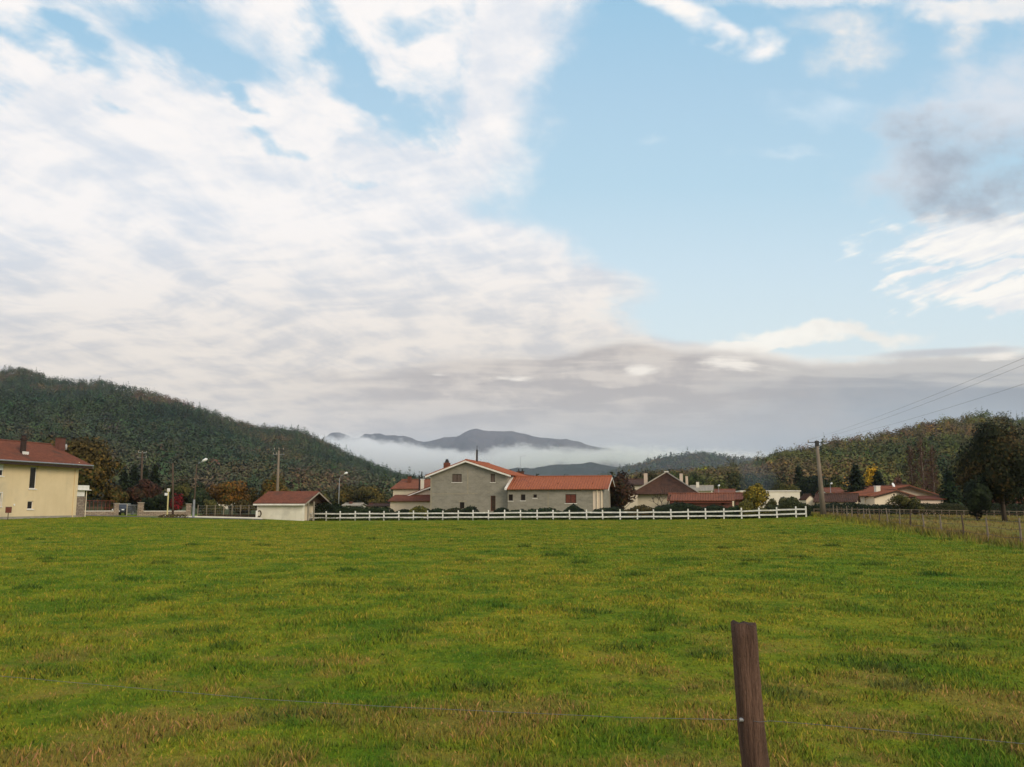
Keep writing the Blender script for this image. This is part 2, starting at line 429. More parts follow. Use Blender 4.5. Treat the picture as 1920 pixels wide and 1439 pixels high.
def wall_block_mat():
    """grey bare block wall with mortar courses and paler tie beams"""
    m, t, b = newmat('bare_grey_blockwork')
    tc_ = texco()
    br = t.nodes.new('ShaderNodeTexBrick'); 
    sx = t.nodes.new('ShaderNodeSeparateXYZ'); t.links.new(tc_, sx.inputs[0])
    t.links.new(vec(N(sx.outputs[0]) + N(sx.outputs[1]), N(sx.outputs[2]), 0.0), br.inputs['Vector'])
    br.inputs['Scale'].default_value = 1.0; br.inputs['Brick Width'].default_value = .5; br.inputs['Row Height'].default_value = .2
    br.inputs['Mortar Size'].default_value = .012; br.inputs['Mortar Smooth'].default_value = .3
    br.inputs['Color1'].default_value = (.26, .238, .195, 1); br.inputs['Color2'].default_value = (.205, .188, .152, 1); br.inputs['Mortar'].default_value = (.30, .28, .235, 1)
    n1 = noise(smap(tc_, .5, .5, 1.6), .9, 5, .65)
    n2 = noise(tc_, 3.0, 4, .6)
    c = mixc(sstep(n1, .35, .7) * 0.55, br.outputs[0], (.33, .30, .25))
    c = mixc(sstep(n2, .45, .8) * 0.4, c, (.17, .15, .115))
    t.links.new(c.s, b.inputs['Base Color']); b.inputs['Roughness'].default_value = .95
    bump(b, n2, .4, .02)
    return m
M['block'] = wall_block_mat()
def stone_mat():
    m, t, b = newmat('coursed_rubble_stone')
    tc_ = texco(); sx = t.nodes.new('ShaderNodeSeparateXYZ'); t.links.new(tc_, sx.inputs[0])
    br = t.nodes.new('ShaderNodeTexBrick')
    w = noise(tc_, 2.0, 3, .5)
    t.links.new(vec(N(sx.outputs[0]) + N(sx.outputs[1]) + w * 0.2, N(sx.outputs[2]) + w * 0.06, 0.0), br.inputs['Vector'])
    br.inputs['Scale'].default_value = 1.0; br.inputs['Brick Width'].default_value = .55; br.inputs['Row Height'].default_value = .17
    br.inputs['Mortar Size'].default_value = .02
    br.inputs['Color1'].default_value = (.36, .28, .21, 1); br.inputs['Color2'].default_value = (.20, .145, .11, 1); br.inputs['Mortar'].default_value = (.07, .05, .04, 1)
    c = mixc(sstep(noise(tc_, 5.0, 4, .6), .4, .7) * 0.5, br.outputs[0], (.30, .25, .20))
    t.links.new(c.s, b.inputs['Base Color']); b.inputs['Roughness'].default_value = .95
    bump(b, N(br.outputs[1]), -.6, .03)
    return m
M['stone'] = stone_mat()
def tint_mat(name, var=.35, scale=.6, rough=.75, spec=.1, kn=.5):
    m, t, b = newmat(name)
    at_ = t.nodes.new('ShaderNodeAttribute'); at_.attribute_name = 'tint'
    n1 = noise(texco('World'), scale, 4, .6)
    k = lstep(n1, .25, .75, 1 - var, 1 + var)
    mu = t.nodes.new('ShaderNodeVectorMath'); mu.operation = 'SCALE'
    t.links.new(at_.outputs['Color'], mu.inputs[0]); t.links.new(k.s, mu.inputs['Scale'])
    t.links.new(mu.outputs[0], b.inputs['Base Color']); b.inputs['Roughness'].default_value = rough
    b.inputs['Specular IOR Level'].default_value = spec
    an_ = t.nodes.new('ShaderNodeAttribute'); an_.attribute_name = 'crown_normal'
    gn = t.nodes.new('ShaderNodeNewGeometry'); s1 = t.nodes.new('ShaderNodeVectorMath'); s1.operation = 'SCALE'; s1.inputs['Scale'].default_value = kn
    t.links.new(gn.outputs['Normal'], s1.inputs[0])
    ad = t.nodes.new('ShaderNodeVectorMath'); ad.operation = 'ADD'; t.links.new(s1.outputs[0], ad.inputs[0]); t.links.new(an_.outputs['Vector'], ad.inputs[1])
    no = t.nodes.new('ShaderNodeVectorMath'); no.operation = 'NORMALIZE'; t.links.new(ad.outputs[0], no.inputs[0]); t.links.new(no.outputs[0], b.inputs['Normal'])
    return m
M['leaf'] = tint_mat('leaf_foliage', .35, .8)
M['leaf_far'] = tint_mat('forest_foliage', .25, .05, kn=.3)
M['bark'] = pm('tree_bark', (.06, .045, .032), (.035, .027, .02), 3.0, .95, .4, .02, stretch=(1, 1, .3))
M['birch_bark'] = pm('pale_birch_bark', (.30, .24, .19), (.16, .12, .09), 2.0, .9, stretch=(1, 1, 2))

# ------------------------------------------------------------------ ground
def field_nodes(b, t, far=True):
    """grass colour by world position: green meadow, tawny pasture right of the wire fence"""
    pos = texco('World')
    sx = t.nodes.new('ShaderNodeSeparateXYZ'); t.links.new(pos, sx.inputs[0])
    X, Y = N(sx.outputs[0]), N(sx.outputs[1])
    p2 = vec(X, Y, 0.0)
    a = noise(smap(p2, 1, .55, 1), .11, 5, .6)             # broad patches
    bb = noise(smap(p2, 1, .8, 1), .62, 6, .68)            # tussock patches
    c = noise(p2, 3.4, 5, .7)                              # fine
    yel = sstep(a * 0.5 + bb * 0.55 + c * 0.20, .47, .78)
    near = lstep(Y, 5.0, 17.0, 1.0, 0.0)
    col = mixc(yel, (.088, .172, .0060), (.238, .224, .015))
    col = mixc(sstep(bb * 0.6 + c * 0.5, .60, .46) * 0.4, col, (.030, .078, .006))
    brn = sstep(noise(vec(X, Y, 5.0), .75, 5, .65) + near * 0.23, .58, .76)
    col = mixc(brn * (near * 0.75 + 0.20), col, (.235, .165, .035))
    col = mixc(sstep(noise(vec(X, Y, 9.0), 1.6, 4, .6), .60, .80) * 0.45, col, (.040, .105, .010))
    # pasture on the far side of the wire fence
    side = sstep(X - (Y * 0.2116 + 15.72) + (bb - 0.5) * 3.0, -2.2, 0.6) * sstep(Y, 20.0, 30.0)
    tan = mixc(sstep(bb * .6 + c * .4, .4, .62), (.165, .145, .024), (.23, .155, .050))
    tan = mixc(sstep(a * .5 + c * .5, .45, .62), tan, (.13, .135, .018))
    col = mixc(side, col, tan)
    # ground beyond the village
    col = mixc(sstep(Y, 125.0, 150.0) * (1.0 - sstep(X, 20.0, 26.0)), col, (.05, .06, .02))
    return col, c, bb
m, t, b = newmat('meadow_turf')
col, c_, bb_ = field_nodes(b, t)
t.links.new(col.s, b.inputs['Base Color']); b.inputs['Roughness'].default_value = .95; b.inputs['Specular IOR Level'].default_value = .05
bump(b, c_ + bb_, .9, .12)
M['turf'] = m
m, t, b = newmat('grass_blades')
col, c_, bb_ = field_nodes(b, t)
at_ = t.nodes.new('ShaderNodeAttribute'); at_.attribute_name = 'tint'
mu = t.nodes.new('ShaderNodeVectorMath'); mu.operation = 'MULTIPLY'
t.links.new(col.s, mu.inputs[0]); t.links.new(at_.outputs['Color'], mu.inputs[1])
t.links.new(mu.outputs[0], b.inputs['Base Color']); b.inputs['Roughness'].default_value = .7; b.inputs['Specular IOR Level'].default_value = .15
gn = t.nodes.new('ShaderNodeNewGeometry'); nm = t.nodes.new('ShaderNodeVectorMath'); nm.operation = 'ADD'
sc_ = t.nodes.new('ShaderNodeVectorMath'); sc_.operation = 'SCALE'; sc_.inputs['Scale'].default_value = .45
t.links.new(gn.outputs['Normal'], sc_.inputs[0]); t.links.new(sc_.outputs[0], nm.inputs[0]); nm.inputs[1].default_value = (0, 0, .8)
nn2 = t.nodes.new('ShaderNodeVectorMath'); nn2.operation = 'NORMALIZE'; t.links.new(nm.outputs[0], nn2.inputs[0]); t.links.new(nn2.outputs[0], b.inputs['Normal'])
M['grass'] = m

def coords(lo, hi, near, growth, c0=0.0):
    pos = [0.0]; st = near
    while pos[-1] < hi - c0: pos.append(pos[-1] + st); st *= growth
    neg = [0.0]; st = near
    while neg[-1] < c0 - lo: neg.append(neg[-1] + st); st *= growth
    return np.array([c0 - x for x in neg[:0:-1]] + [c0 + x for x in pos])
gx = coords(-14000, 14000, .5, 1.028); gy = coords(-3000, 14000, .45, 1.018, 6.0)
X_, Y_ = np.meshgrid(gx, gy)
P_ = np.stack([X_, Y_, gz(X_, Y_)], -1)
ground = link('ground', grid_mesh('ground', P_), M['turf']); tag(ground, kind='structure')

# grass blades
def blades(xs, ys, h, w, tint, lean=.9, base=None):
    n = len(xs); z = gz(xs, ys) - .01
    a = rng.random(n) * 2 * math.pi; l = rng.random(n) * lean * h; la = rng.random(n) * 2 * math.pi
    dx_, dy_ = np.cos(a) * w / 2, np.sin(a) * w / 2
    lx, ly = np.cos(la) * l, np.sin(la) * l
    v = np.empty((n, 4, 3))
    v[:, 0] = np.stack([xs - dx_, ys - dy_, z], -1); v[:, 1] = np.stack([xs + dx_, ys + dy_, z], -1)
    v[:, 2] = np.stack([xs + lx * .5 + dx_ * .8, ys + ly * .5 + dy_ * .8, z + h * .62], -1)
    v[:, 3] = np.stack([xs + lx, ys + ly, z + h], -1)
    return v.reshape(-1, 3), tint
nb = 800000
yy_ = (rng.random(nb) * (100 ** .36 - 4.2 ** .36) + 4.2 ** .36) ** (1 / .36)
xx_ = (rng.random(nb) * 2 - 1) * (yy_ * .64 + 1.5)
tf = fbm(xx_ / .55, yy_ / .55, 3); tg = fbm(xx_ / 3.1 + 40, yy_ / 3.1, 3)
keep = rng.random(nb) < np.clip(.75 + (tf - .35) * .9, .55, 1)
keep &= xx_ < .2116 * yy_ + 15.0
xx_, yy_, tf, tg = xx_[keep], yy_[keep], tf[keep], tg[keep]
n = len(xx_)
hh = (.022 + .040 * rng.random(n)) * (.70 + .75 * smooth(tf, .35, .7)) * (.8 + .5 * tg)
ww = .0048 + .0010 * yy_
k = rng.random(n)
bright = (.75 + .5 * rng.random(n))[:, None]
ti = np.where((k < .14)[:, None], np.array([[2.1, 1.35, 3.0]]), np.where((k < .4)[:, None], np.array([[1.5, 1.28, 1.2]]), np.array([[1.0, 1.1, 1.0]]))) * bright
v1, t1 = blades(xx_, yy_, hh, ww, ti)
# coarse dark tussocks standing out of the sward
tus = [(305, 1056), (88, 1050), (65, 1013), (360, 1022), (490, 1023), (1030, 1044), (1088, 1056), (1046, 1042), (985, 1026), (875, 1051), (650, 1071), (50, 1106), (300, 1124), (600, 1101), (1355, 1029), (1410, 1054), (760, 1108), (1290, 1052), (1640, 1060), (1500, 1046),
       (380, 1183), (430, 1210), (20, 1208), (100, 1260), (920, 1290), (770, 1190), (1660, 1250), (1600, 1240), (1690, 1285), (1100, 1150), (1380, 1180), (1170, 1218), (540, 1345), (1330, 1230), (1790, 1210), (1460, 1300), (860, 992), (700, 1010), (1560, 1025), (1750, 1080), (1190, 1080), (240, 1090)]
V2, T2 = [], []
for px, py in tus:
    q, v = uv(px, py); Yt = -CAMZ / v
    R = .22 + .3 * random.random(); n = 150 if Yt > 20 else 190
    a = rng.random(n) * 6.283; r = R * np.sqrt(rng.random(n))
    xs, ys = q * Yt + np.cos(a) * r * 1.35, Yt + np.sin(a) * r
    h = (.10 + .10 * rng.random(n)) * (1 - .5 * r / R) * (.75 if Yt < 20 else 1.1)
    vv_, tt_ = blades(xs, ys, h, np.full(n, .010 + .0007 * Yt), np.array([[.55, .70, .9]]) * (.7 + .7 * rng.random(n))[:, None])
    V2.append(vv_); T2.append(tt_)
# scattered small dark ones
for i in range(110):
    Yt = 9 + 75 * random.random() ** 1.2; xs0 = (random.random() * 2 - 1) * .6 * Yt
    if xs0 > .2116 * Yt + 14: continue
    R = .10 + .22 * random.random(); n = 60
    a = rng.random(n) * 6.283; r = R * np.sqrt(rng.random(n))
    h = (.07 + .06 * rng.random(n))
    vv_, tt_ = blades(xs0 + np.cos(a) * r * 1.5, Yt + np.sin(a) * r, h, np.full(n, .008 + .0007 * Yt), np.array([[.75, .88, .9]]) * (.7 + .7 * rng.random(n))[:, None])
    V2.append(vv_); T2.append(tt_)
me = quad_mesh('meadow_grass', np.concatenate([v1] + V2), 4, np.concatenate([t1] + T2))
tag(link('meadow_grass', me, M['grass']), 'short green and yellowing meadow grass with darker tussocks', 'grass', kind='stuff')
# tall straw-coloured grass along the wire fence and in the pasture behind
n = 26000
ys = 36 + (rng.random(n) ** 1.1) * 85; off = rng.normal(0, 1.1, n)
far_ = rng.random(n) < .55
off = np.where(far_, rng.random(n) * 45, off + .2)
xs = .2116 * ys + 15.72 + off
tf = fbm(xs / 1.6, ys / 1.6, 3)
kk = (rng.random(n) < .25 + 1.6 * (tf - .3)) & (xs < .72 * ys)
xs, ys, off, far_ = xs[kk], ys[kk], off[kk], far_[kk]; n = len(xs)
h = (.15 + .27 * rng.random(n)) * np.where(far_, .6, 1.0) * np.where(ys > 80, 1.1, 1.0)
ti = np.array([[1.25, 1.08, 1.3]]) * (.55 + .7 * rng.random(n))[:, None]
v3, t3 = blades(xs, ys, h, .02 + .0009 * ys, ti, .55)
tag(link('tall_grass', quad_mesh('tall_grass', v3, 4, t3), M['grass']), 'tall straw coloured grass along the wire fence and in the brown pasture', 'grass', kind='stuff')

# ------------------------------------------------------------------ hills
def hill(name, pts, Yb, prof, material, spur=18.0, seed=0.0, nc=220, nr=110, back=500.0, base_z=0.0, fine=0.0):
    """pts: (px, py, Yridge) skyline of the bare ground; returns mesh object and a height lookup"""
    qs = np.array([uv(a, b_)[0] for a, b_, c in pts]); vs = np.array([uv(a, b_)[1] for a, b_, c in pts]); ys_ = np.array([c for a, b_, c in pts], float)
    def surf(q, t):
        Yr = np.interp(q, qs, ys_); zr = CAMZ + np.interp(q, qs, vs) * Yr
        Yb_ = Yb(q) if callable(Yb) else Yb
        Y = Yb_ + (Yr - Yb_) * t
        w = np.sin(np.clip(t, 0, 1) * math.pi)
        ridge = (fbm(q * Y / 160.0 + seed, Y / 330.0 + seed, 3) - .5) * 2
        z = base_z + (zr - base_z) * prof(np.clip(t, 0, 1)) + ridge * spur * w * np.clip(zr / 100, .1, 1.5)
        z = np.where(t > 1, zr - (t - 1) * (Yr - Yb_) * .35, z)
        if fine: z = z + (fbm(q * Y / fine, Y / fine, 5) - .5) * fine * .35 * np.clip(t * 3, 0, 1)
        return np.stack([q * Y, Y, z], -1)
    Q, T = np.meshgrid(np.linspace(qs[0], qs[-1], nc), np.linspace(0, 1.35, nr))
    o = link(name, grid_mesh(name, surf(Q, T)), material); tag(o, kind='structure')
    return surf, (qs[0], qs[-1])

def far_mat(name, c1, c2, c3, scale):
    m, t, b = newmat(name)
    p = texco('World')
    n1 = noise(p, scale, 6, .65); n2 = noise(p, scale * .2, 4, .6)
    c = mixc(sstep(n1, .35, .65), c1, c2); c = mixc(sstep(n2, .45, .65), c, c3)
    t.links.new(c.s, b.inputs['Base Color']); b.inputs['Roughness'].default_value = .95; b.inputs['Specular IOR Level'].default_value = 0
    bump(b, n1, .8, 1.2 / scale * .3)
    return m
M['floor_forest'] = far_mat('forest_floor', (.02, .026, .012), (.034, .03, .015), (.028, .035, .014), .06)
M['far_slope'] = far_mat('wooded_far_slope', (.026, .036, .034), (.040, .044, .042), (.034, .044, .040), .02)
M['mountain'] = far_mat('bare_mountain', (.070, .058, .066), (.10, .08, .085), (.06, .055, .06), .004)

pr = lambda t: t ** .85 * (1 - .12 * np.sin(t * math.pi))
left_pts = [(-420, 752, 1450), (-250, 720, 1400), (-120, 716, 1350), (-40, 708, 1300), (0, 707, 1280), (30, 699, 1280), (60, 705, 1280), (90, 716, 1270), (120, 722, 1260), (150, 724, 1250), (190, 724, 1240), (230, 733, 1230), (280, 743, 1220), (330, 760, 1210), (380, 776, 1200), (430, 795, 1190), (480, 809, 1180), (540, 816, 1180), (570, 820, 1180), (610, 840, 1190), (660, 865, 1200), (700, 882, 1210), (740, 898, 1230), (770, 908, 1240), (800, 916, 1250), (860, 930, 1300), (900, 940, 1350)]
sL, rL = hill('left_hill', left_pts, lambda q: 420 + 0 * q, pr, M['floor_forest'], spur=26)
right_pts = [(1120, 938, 700), (1200, 906, 700), (1300, 898, 700), (1360, 893, 690), (1400, 885, 680), (1440, 874, 670), (1470, 863, 660), (1510, 858, 650), (1560, 845, 640), (1620, 836, 640), (1680, 824, 640), (1725, 810, 640), (1790, 800, 640), (1840, 793, 650), (1880, 797, 660), (1920, 806, 670), (2000, 835, 690), (2150, 870, 720), (2350, 880, 760)]
sR, rR = hill('right_hill', right_pts, lambda q: 300 + 0 * q, pr, M['floor_forest'], spur=10, seed=31)
mid_pts = [(1050, 935, 3300), (1120, 900, 3300), (1160, 884, 3300), (1200, 872, 3300), (1230, 866, 3300), (1258, 861, 3300), (1275, 861, 3300), (1290, 854, 3300), (1320, 855, 3350), (1345, 856, 3400), (1375, 861, 3450), (1420, 863, 3500), (1500, 866, 3500), (1600, 880, 3500)]
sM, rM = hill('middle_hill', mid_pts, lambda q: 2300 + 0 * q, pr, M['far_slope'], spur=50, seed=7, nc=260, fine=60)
m2_pts = [(700, 920, 4300), (850, 893, 4300), (960, 880, 4300), (1040, 872, 4300), (1110, 868, 4300), (1180, 878, 4300), (1260, 890, 4300), (1400, 920, 4300)]
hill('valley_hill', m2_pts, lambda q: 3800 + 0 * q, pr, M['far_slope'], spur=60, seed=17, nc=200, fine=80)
mt_pts = [(420, 900, 9500), (560, 842, 9500), (605, 823, 9500), (622, 813, 9500), (637, 809, 9500), (652, 813, 9500), (666, 820, 9500), (684, 817, 9500), (702, 814, 9300), (730, 815, 9200), (760, 819, 9200), (795, 828, 9100), (815, 829, 9000), (832, 822, 9000), (855, 819, 8900), (870, 811, 8900), (882, 806, 8900), (893, 803, 8900), (905, 806, 8900), (930, 808, 8900), (955, 809, 8900), (975, 812, 8900), (1000, 817, 8900), (1050, 824, 8900), (1090, 831, 8900), (1125, 840, 8900), (1160, 848, 8900), (1200, 853, 8900), (1250, 862, 9000), (1400, 880, 9000), (1600, 900, 9000)]
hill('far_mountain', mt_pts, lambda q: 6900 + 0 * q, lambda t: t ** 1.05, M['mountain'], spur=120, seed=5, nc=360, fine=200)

# ------------------------------------------------------------------ forest on the hills
PAL_L = np.array([[.018, .032, .018], [.030, .044, .021], [.044, .050, .023], [.068, .054, .025], [.082, .050, .030], [.170, .095, .026], [.120, .052, .030]])
PAL_R = np.array([[.024, .038, .014], [.050, .054, .016], [.080, .072, .018], [.080, .058, .022], [.095, .060, .026], [.180, .110, .018], [.060, .046, .022]])
def forest(name, centers, R, H, pal, wts, nleaf, label, leafk=.21, core=True):
    n = len(centers)
    g = fbm(centers[:, 0] / 60.0 + 5, centers[:, 1] / 110.0, 4)
    cw = np.cumsum(wts) / np.sum(wts)
    r_ = np.clip(g * 1.9 - .45, 0, 1) * .74 + rng.random(n) * .26
    pick = np.searchsorted(cw, np.clip(r_, 0, .999))
    colr = 1.7 * pal[pick] * (.8 + .4 * rng.random(n))[:, None] * (1 + .12 * rng.normal(size=(n, 3)))
    k = nleaf
    d = rng.normal(size=(n, k, 3)); d[..., 2] = np.abs(d[..., 2]) * 1.0 - .25
    d /= np.linalg.norm(d, axis=-1, keepdims=True)
    ph = rng.random((n, 1, 3)) * 6.28
    lob = 1 + .22 * np.sin(d[..., 0] * 4 + ph[..., 0]) * np.sin(d[..., 1] * 4 + ph[..., 1]) + .14 * np.sin(d[..., 2] * 7 + ph[..., 2])
    rr = (.72 + .30 * rng.random((n, k))) * lob
    conif = (pick <= 1) & (rng.random(n) < .25)
    p = d * rr[..., None]
    hfac = np.where(conif, 1.5, 1.0)[:, None]
    taper = np.where(conif[:, None], np.clip(1 - (p[..., 2] + .25) * .62, .1, 1), 1)
    p[..., 0] *= taper; p[..., 1] *= taper
    pos = centers[:, None, :] + np.stack([p[..., 0] * R[:, None], p[..., 1] * R[:, None], (p[..., 2] * hfac + .25) * H[:, None]], -1)
    nor = d + np.array([0, 0, .25]) + rng.normal(size=d.shape) * .28; nor /= np.linalg.norm(nor, axis=-1, keepdims=True)
    size = (R[:, None] * leafk * (.6 + .8 * rng.random((n, k))))
    tint = (colr[:, None, :] * (.85 + .3 * rng.random((n, k)))[..., None]).reshape(-1, 3)
    V = leafquads(pos.reshape(-1, 3), nor.reshape(-1, 3), size.reshape(-1))
    me = quad_mesh(name, V, 4, tint, (d + np.array([0, 0, .35])).reshape(-1, 3))
    o = link(name, me, M['leaf_far']); tag(o, label, 'forest', kind='stuff')
    return o
def leafquads(pos, nor, size, asp=.75):
    n = len(pos)
    a = rng.normal(size=(n, 3)); t1_ = np.cross(nor, a); t1_ /= np.linalg.norm(t1_, axis=-1, keepdims=True) + 1e-9
    t2_ = np.cross(nor, t1_)
    s = size[:, None]
    V = np.empty((n, 4, 3))
    V[:, 0] = pos - t1_ * s * .5; V[:, 1] = pos - t2_ * s * .5 * asp
    V[:, 2] = pos + t1_ * s * .5; V[:, 3] = pos + t2_ * s * .5 * asp
    return V.reshape(-1, 3)
def scatter(surf, rngq, Y0, Y1, spacing, qmargin=(-.78, .78), tmax=1.06):
    q = np.linspace(0, 1, 400)
    n = int(1.7 * (rngq[1] - rngq[0]) * (Y0 + Y1) / 2 * (Y1 - Y0) / spacing ** 2)
    q = rngq[0] + rng.random(n) * (rngq[1] - rngq[0])
    t = rng.random(n) * tmax
    ok = (q > qmargin[0]) & (q < qmargin[1])
    P = surf(q[ok], t[ok])
    # thin out crowded ones on a jittered grid
    cell = np.floor(P[:, :2] / spacing).astype(int)
    _, idx = np.unique(cell[:, 0] * 100003 + cell[:, 1], return_index=True)
    return P[idx]
cL = scatter(sL, rL, 420, 1250, 7.2, (-.80, .05))
zt = cL[:, 2]
Rl = 3.6 + 2.6 * rng.random(len(cL)); Hl = Rl * (1.15 + .5 * rng.random(len(cL)))
forest('left_hill_forest', cL + np.array([0, 0, 2.5]), Rl, Hl, PAL_L, [26, 24, 18, 14, 10, 4, 4], 150, 'dense autumn forest covering the large hill at the left')
cR = scatter(sR, rR, 300, 680, 6.4, (.08, .80))
Rr = 3.0 + 2.4 * rng.random(len(cR)); Hr = Rr * (1.15 + .5 * rng.random(len(cR)))
forest('right_hill_forest', cR + np.array([0, 0, 1.5]), Rr, Hr, PAL_R, [13, 22, 22, 18, 12, 5, 8], 210, 'olive and brown autumn forest covering the low hill at the right')
cM = scatter(sM, rM, 2400, 3400, 17, (.08, .6))
Rm = 7 + 5 * rng.random(len(cM))
forest('middle_hill_forest', cM, Rm, Rm * 1.4, PAL_L * .8, [30, 26, 20, 12, 8, 2, 2], 30, 'bluish forest on the hill in the gap beyond the dark roofed house', leafk=.55)
print('trees', len(cL), len(cR), len(cM))

# ------------------------------------------------------------------ building kit
class Frame:
    """plan frame: origin on the ground, e1 along the front to the right, e2 away from the viewer"""
    def __init__(s, px, Y, ang, zb=None):
        q, v = uv(px, 950); s.O = Vector((q * Y, Y, 0)); s.a = math.radians(ang)
        s.e1 = Vector((math.cos(s.a), -math.sin(s.a), 0)); s.e2 = Vector((math.sin(s.a), math.cos(s.a), 0))
        s.zb = G(s.O.x, s.O.y) if zb is None else zb
        s.loc = (s.O.x, s.O.y, s.zb); s.rz = -s.a
    def hit(s, px, py, yl=0.0):
        """photo pixel on the plane y_local = yl -> local (x, z)"""
        q, v = uv(px, py)
        t = (s.O.dot(s.e2) + yl) / (q * s.e2.x + s.e2.y)
        P = Vector((q * t, t, 0)) - s.O
        return P.dot(s.e1), CAMZ + v * t - s.zb
    def rect(s, px0, py0, px1, py1, yl=0.0):
        x0, z1 = s.hit(px0, (py0 + py1) / 2 if False else py0, yl); x1, z0 = s.hit(px1, py1, yl)
        return (x0, x1, z0, z1)
    def hitx(s, px, py, xl):
        """photo pixel on the plane x_local = xl -> local (y, z)"""
        q, v = uv(px, py)
        t = (s.O.dot(s.e1) + xl) / (q * s.e1.x + s.e1.y)
        P = Vector((q * t, t, 0)) - s.O
        return P.dot(s.e2), CAMZ + v * t - s.zb

def side_map(kind, c):
    """wall coordinates (s along, z up, d into the wall) -> local xyz"""
    if kind == 'front': return lambda s, z, d: (s, c + d, z)
    if kind == 'back': return lambda s, z, d: (s, c - d, z)
    if kind == 'left': return lambda s, z, d: (c + d, s, z)
    return lambda s, z, d: (c - d, s, z)
def wall_face(mb, mp, s0, s1, zb, top, breaks=(), holes=(), rev=.18):
    xs = sorted(set([s0, s1] + [b for b in breaks if s0 < b < s1] + [h[0] for h in holes] + [h[1] for h in holes]))
    for a, b in zip(xs, xs[1:]):
        if b - a < 1e-5: continue
        c = (a + b) / 2
        hs = sorted([h for h in holes if h[0] < c < h[1]], key=lambda h: h[2])
        zl = [zb, zb]
        for h in hs:
            mb.poly([mp(a, zl[0], 0), mp(b, zl[1], 0), mp(b, h[2], 0), mp(a, h[2], 0)]); zl = [h[3], h[3]]
        mb.poly([mp(a, zl[0], 0), mp(b, zl[1], 0), mp(b, top(b), 0), mp(a, top(a), 0)])
    for h in holes:
        a, b, z0, z1 = h[:4]
        for p, q in (((a, z0), (b, z0)), ((b, z0), (b, z1)), ((b, z1), (a, z1)), ((a, z1), (a, z0))):
            mb.poly([mp(p[0], p[1], 0), mp(q[0], q[1], 0), mp(q[0], q[1], rev), mp(p[0], p[1], rev)])
def mbox(mb, mp, s0, s1, z0, z1, d0, d1):
    a = mp(s0, z0, d0); b = mp(s1, z1, d1)
    mb.box(min(a[0], b[0]), max(a[0], b[0]), min(a[1], b[1]), max(a[1], b[1]), min(a[2], b[2]), max(a[2], b[2]))
def opening(par, mp, h, kind='window', sill=True, fw=.06, frame='white_trim', pane='glass', shutter=0.0, name=None, mull=True, surround=0.0):
    a, b, z0, z1 = h[:4]
    mb = MB()
    mbox(mb, mp, a, a + fw, z0, z1, .08, .14); mbox(mb, mp, b - fw, b, z0, z1, .08, .14)
    mbox(mb, mp, a + fw, b - fw, z1 - fw, z1, .08, .14); mbox(mb, mp, a + fw, b - fw, z0, z0 + fw, .08, .14)
    if mull and b - a > .7: mbox(mb, mp, (a + b) / 2 - .03, (a + b) / 2 + .03, z0 + fw, z1 - fw, .08, .14)
    if surround:
        s = surround
        mbox(mb, mp, a - s, a, z0, z1 + s, -.025, .02); mbox(mb, mp, b, b + s, z0, z1 + s, -.025, .02); mbox(mb, mp, a, b, z1, z1 + s, -.025, .02)
    w = mb.build(name or kind, M[frame], par)
    g = MB(); mbox(g, mp, a + fw * .5, b - fw * .5, z0 + fw * .5, z1 - fw * .5, .11, .125); g.build('panel' if pane.startswith('wood') else 'pane', M[pane], w)
    if sill:
        g = MB(); mbox(g, mp, a - .1, b + .1, z0 - .09, z0 - .002, -.08, .12); g.build('sill', M['white_trim'] if sill is True else M[sill], w)
    if shutter:
        g = MB(); zz = z1 - (z1 - z0) * shutter
        k = max(3, int((z1 - zz) / .09)); st_ = (z1 - zz) / k
        for i in range(k): mbox(g, mp, a + .02, b - .02, zz + i * st_ + .006, zz + (i + 1) * st_, .03, .06)
        g.build('roller_shutter', M['lamp_white'], w)
    return w

def tile_plane(mb, e0, e1_, r1, r0, period=.26, amp=.035, th=.10, rows=1):
    """corrugated roof slope: eave left, eave right, ridge right, ridge left"""
    e0, e1_, r1, r0 = map(Vector, (e0, e1_, r1, r0))
    L = (e1_ - e0).length; nrm = (e1_ - e0).cross(r0 - e0)
    if nrm.length < 1e-6: nrm = (e1_ - e0).cross(r1 - e0)
    nrm.normalize()
    if nrm.z < 0: nrm = -nrm
    n = max(4, int(L / period * 4)); vs = []; fs = []
    m_ = rows + 1
    for j in range(m_):
        t = j / (m_ - 1)
        for i in range(n + 1):
            s = i / n
            p = (e0.lerp(e1_, s)).lerp(r0.lerp(r1, s), t)
            vs.append(p + nrm * (amp * math.sin(s * L / period * 2 * math.pi)))
    for j in range(m_ - 1):
        for i in range(n):
            o = j * (n + 1) + i; fs.append((o, o + 1, o + n + 2, o + n + 1))
    # underside and edges
    b = len(vs); nn = n + 1
    for j in (0, m_ - 1):
        for i in range(nn): vs.append(vs[j * nn + i] * 1.0 - nrm * th if False else (e0.lerp(e1_, i / n)).lerp(r0.lerp(r1, i / n), 0 if j == 0 else 1) - nrm * th)
    for i in range(n):
        fs.append((b + i + 1, b + i, b + nn + i, b + nn + i + 1))
        fs.append((i, b + i, b + i + 1, i + 1))
        tp = (m_ - 1) * nn
        fs.append((tp + i + 1, b + nn + i + 1, b + nn + i, tp + i))
    fs.append((0, (m_ - 1) * nn, b + nn, b)); fs.append((n, b + n, b + nn + n, (m_ - 1) * nn + n))
    mb.add(vs, fs)
def ridge_cap(mb, a, b, r=.10): mb.tube([a, b], r, 8)

